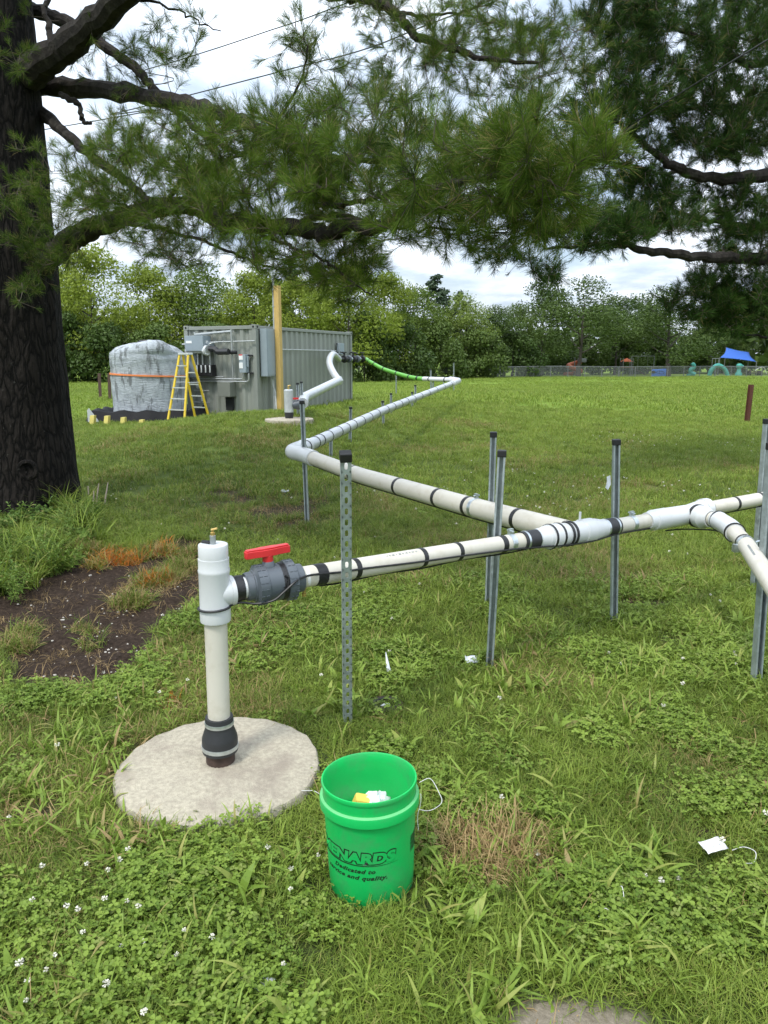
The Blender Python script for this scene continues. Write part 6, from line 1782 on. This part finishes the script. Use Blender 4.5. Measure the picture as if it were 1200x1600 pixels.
MB().box((0, 0, .47), (spx(23, 83.5), .08, .78), Matrix.Rotation(R(-3), 3, 'Y') @ Matrix.Rotation(R(8), 3, 'X'), bev=.02).build('board', M['blue_panel'], o, True)
MB().prism([(-.62 + .22 * math.cos(a), .1 + .16 * math.sin(a)) for a in np.linspace(0, 6.0, 14)], .03, (0, -.09, .45), Matrix(((1, 0, 0), (0, 0, -1), (0, 1, 0)))).build('dark_emblem', M['dark'], o, True)
MB().tube(catmull([(-.4, -.1, .5), (-.1, -.1, .68), (.35, -.1, .64), (.6, -.1, .45), (.35, -.1, .34), (0, -.1, .40), (-.4, -.1, .5)], 5), .02, 5).build('dark_line', M['dark'], o, True)
MB().tube([(.02, -.1, .34), (.03, -.1, .66)], .015, 5).build('dark_line', M['dark'], o, True)
TZ = 93
o = thing('curved_slide', 'small teal s-curved slide leftmost of the teal play pieces', 'slide', pg(1080, TZ))
MB().tube(catmull([(-.1, 0, 1.45), (.15, 0, 1.35), (.25, 0, 1.0), (-.1, 0, .7), (-.05, 0, .35), (.45, -.1, .12)], 5), [.12] * 3 + [.26] * 23, 10).build('slide_tube', M['teal'], o, True)
MB().box((-.2, 0, .1), (.7, .4, .2), bev=.05).build('base', M['teal'], o, True)
o = thing('climbing_arch', 'teal arched climber with grey uprights under the blue sail', 'climbing frame', pg(1122, TZ))
MB().tube(catmull([(-1.1, 0, 0), (-.85, 0, .75), (-.2, 0, 1.25), (.5, 0, 1.0), (1.0, 0, .45), (1.2, 0, 0)], 5), .26, 10).build('arch_tube', M['teal'], o, True)
for sx in (-.7, -.3, .1): MB().tube([(sx, .4, -.1), (sx, .4, 2.1)], .045, 6).build('upright', M['fence'], o, True)
MB().tube([(-.7, .4, 2.1), (.1, .4, 2.1)], .045, 6).build('top_bar', M['fence'], o, True)
o = thing('teal_tower', 'teal play figure with bulging head right of the arched climber', 'play tower', pg(1154, TZ))
MB().lathe([(0, 0), (.42, .02), (.40, .25), (.26, .5), (.24, .85), (.36, 1.0), (.38, 1.25), (.24, 1.45), (0, 1.5)], 14).build('body', M['teal'], o, True)
MB().tube([(.0, 0, 1.2), (.5, 0, 1.15)], [.2, .14], 8).build('snout', M['teal'], o, True)
o = thing('picnic_table', 'dark low picnic table at the right end of the playground', 'table', pg(1178, TZ))
MB().box((0, 0, .55), (1.9, .8, .08)).build('table_top', M['brownpost'], o, True)
for sy in (-.7, .7): MB().box((0, sy, .33), (1.9, .25, .06)).build('bench', M['brownpost'], o, True)
for sx in (-.7, .7): MB().box((sx, 0, .25), (.1, 1.3, .5)).build('leg', M['dark'], o, True)
MB().tube(catmull([(.1, 0, .6), (.6, 0, .95), (1.2, 0, .95), (1.6, 0, .2)], 4), .03, 5).build('hoop', M['white'], o, True)
o = thing('shade_sail', 'blue fabric shade sail on four steel posts at the right', 'shade sail', pg(1148, 95))
cs = [Vector((-2.6, -1.2, 2.2)), Vector((1.7, -1.8, 1.7)), Vector((2.6, 2.2, 2.9)), Vector((-.3, 2.4, 3.5))]
m = MB(); n = 10; vs = []
for i in range(n + 1):
    for j in range(n + 1):
        u, v = i / n, j / n; p = cs[0] * (1 - u) * (1 - v) + cs[1] * u * (1 - v) + cs[2] * u * v + cs[3] * (1 - u) * v
        c = Vector((.3, .4, 2.5)); k = math.sin(PI * u) * .12 * (1 if v in (0, 1) else .6) + math.sin(PI * v) * .12 * (1 if u in (0, 1) else .6)
        vs.append(p.lerp(c, k))
m.add(vs, [(i * (n + 1) + j, (i + 1) * (n + 1) + j, (i + 1) * (n + 1) + j + 1, i * (n + 1) + j + 1) for i in range(n) for j in range(n)], True)
sl = m.build('sail', M['blue'], o, True); so = sl.modifiers.new('t', 'SOLIDIFY'); so.thickness = .02
for c in cs: MB().tube([(c.x * 1.04, c.y * 1.04, -.2), (c.x * 1.02, c.y * 1.02, c.z + .05)], .06, 8).build('post', M['fence'], o, True)

# ------------------------------------------------------------------ overhead wires
def wire(pts, r, label):
    q = catmull([P(*p) for p in pts], 10); o = MB().tube(q, r, 6).build('overhead_wire', M['wire']); tag(o, label, 'wire')
wire([(-700, 330, 30), (60, 204, 13), (175, 178, 12), (290, 150, 11), (460, 106, 10), (560, 80, 9.4), (640, 50, 9), (900, -60, 8.2), (1300, -300, 7)], .008, 'thin overhead wire crossing the sky gap through the left pine')
wire([(-800, 200, 30), (60, 150, 14), (230, 108, 13), (330, 78, 12.2), (420, 48, 11.6), (490, 24, 11.2), (700, -60, 10), (1100, -260, 8)], .008, 'upper thin overhead wire left of centre near the top')
o = wire([(700, 400, 60), (860, 290, 13), (975, 203, 9.2), (1085, 132, 8.0), (1200, 62, 7.0), (1400, -60, 5.8)], .0075, 'pale overhead wire crossing the right pine')
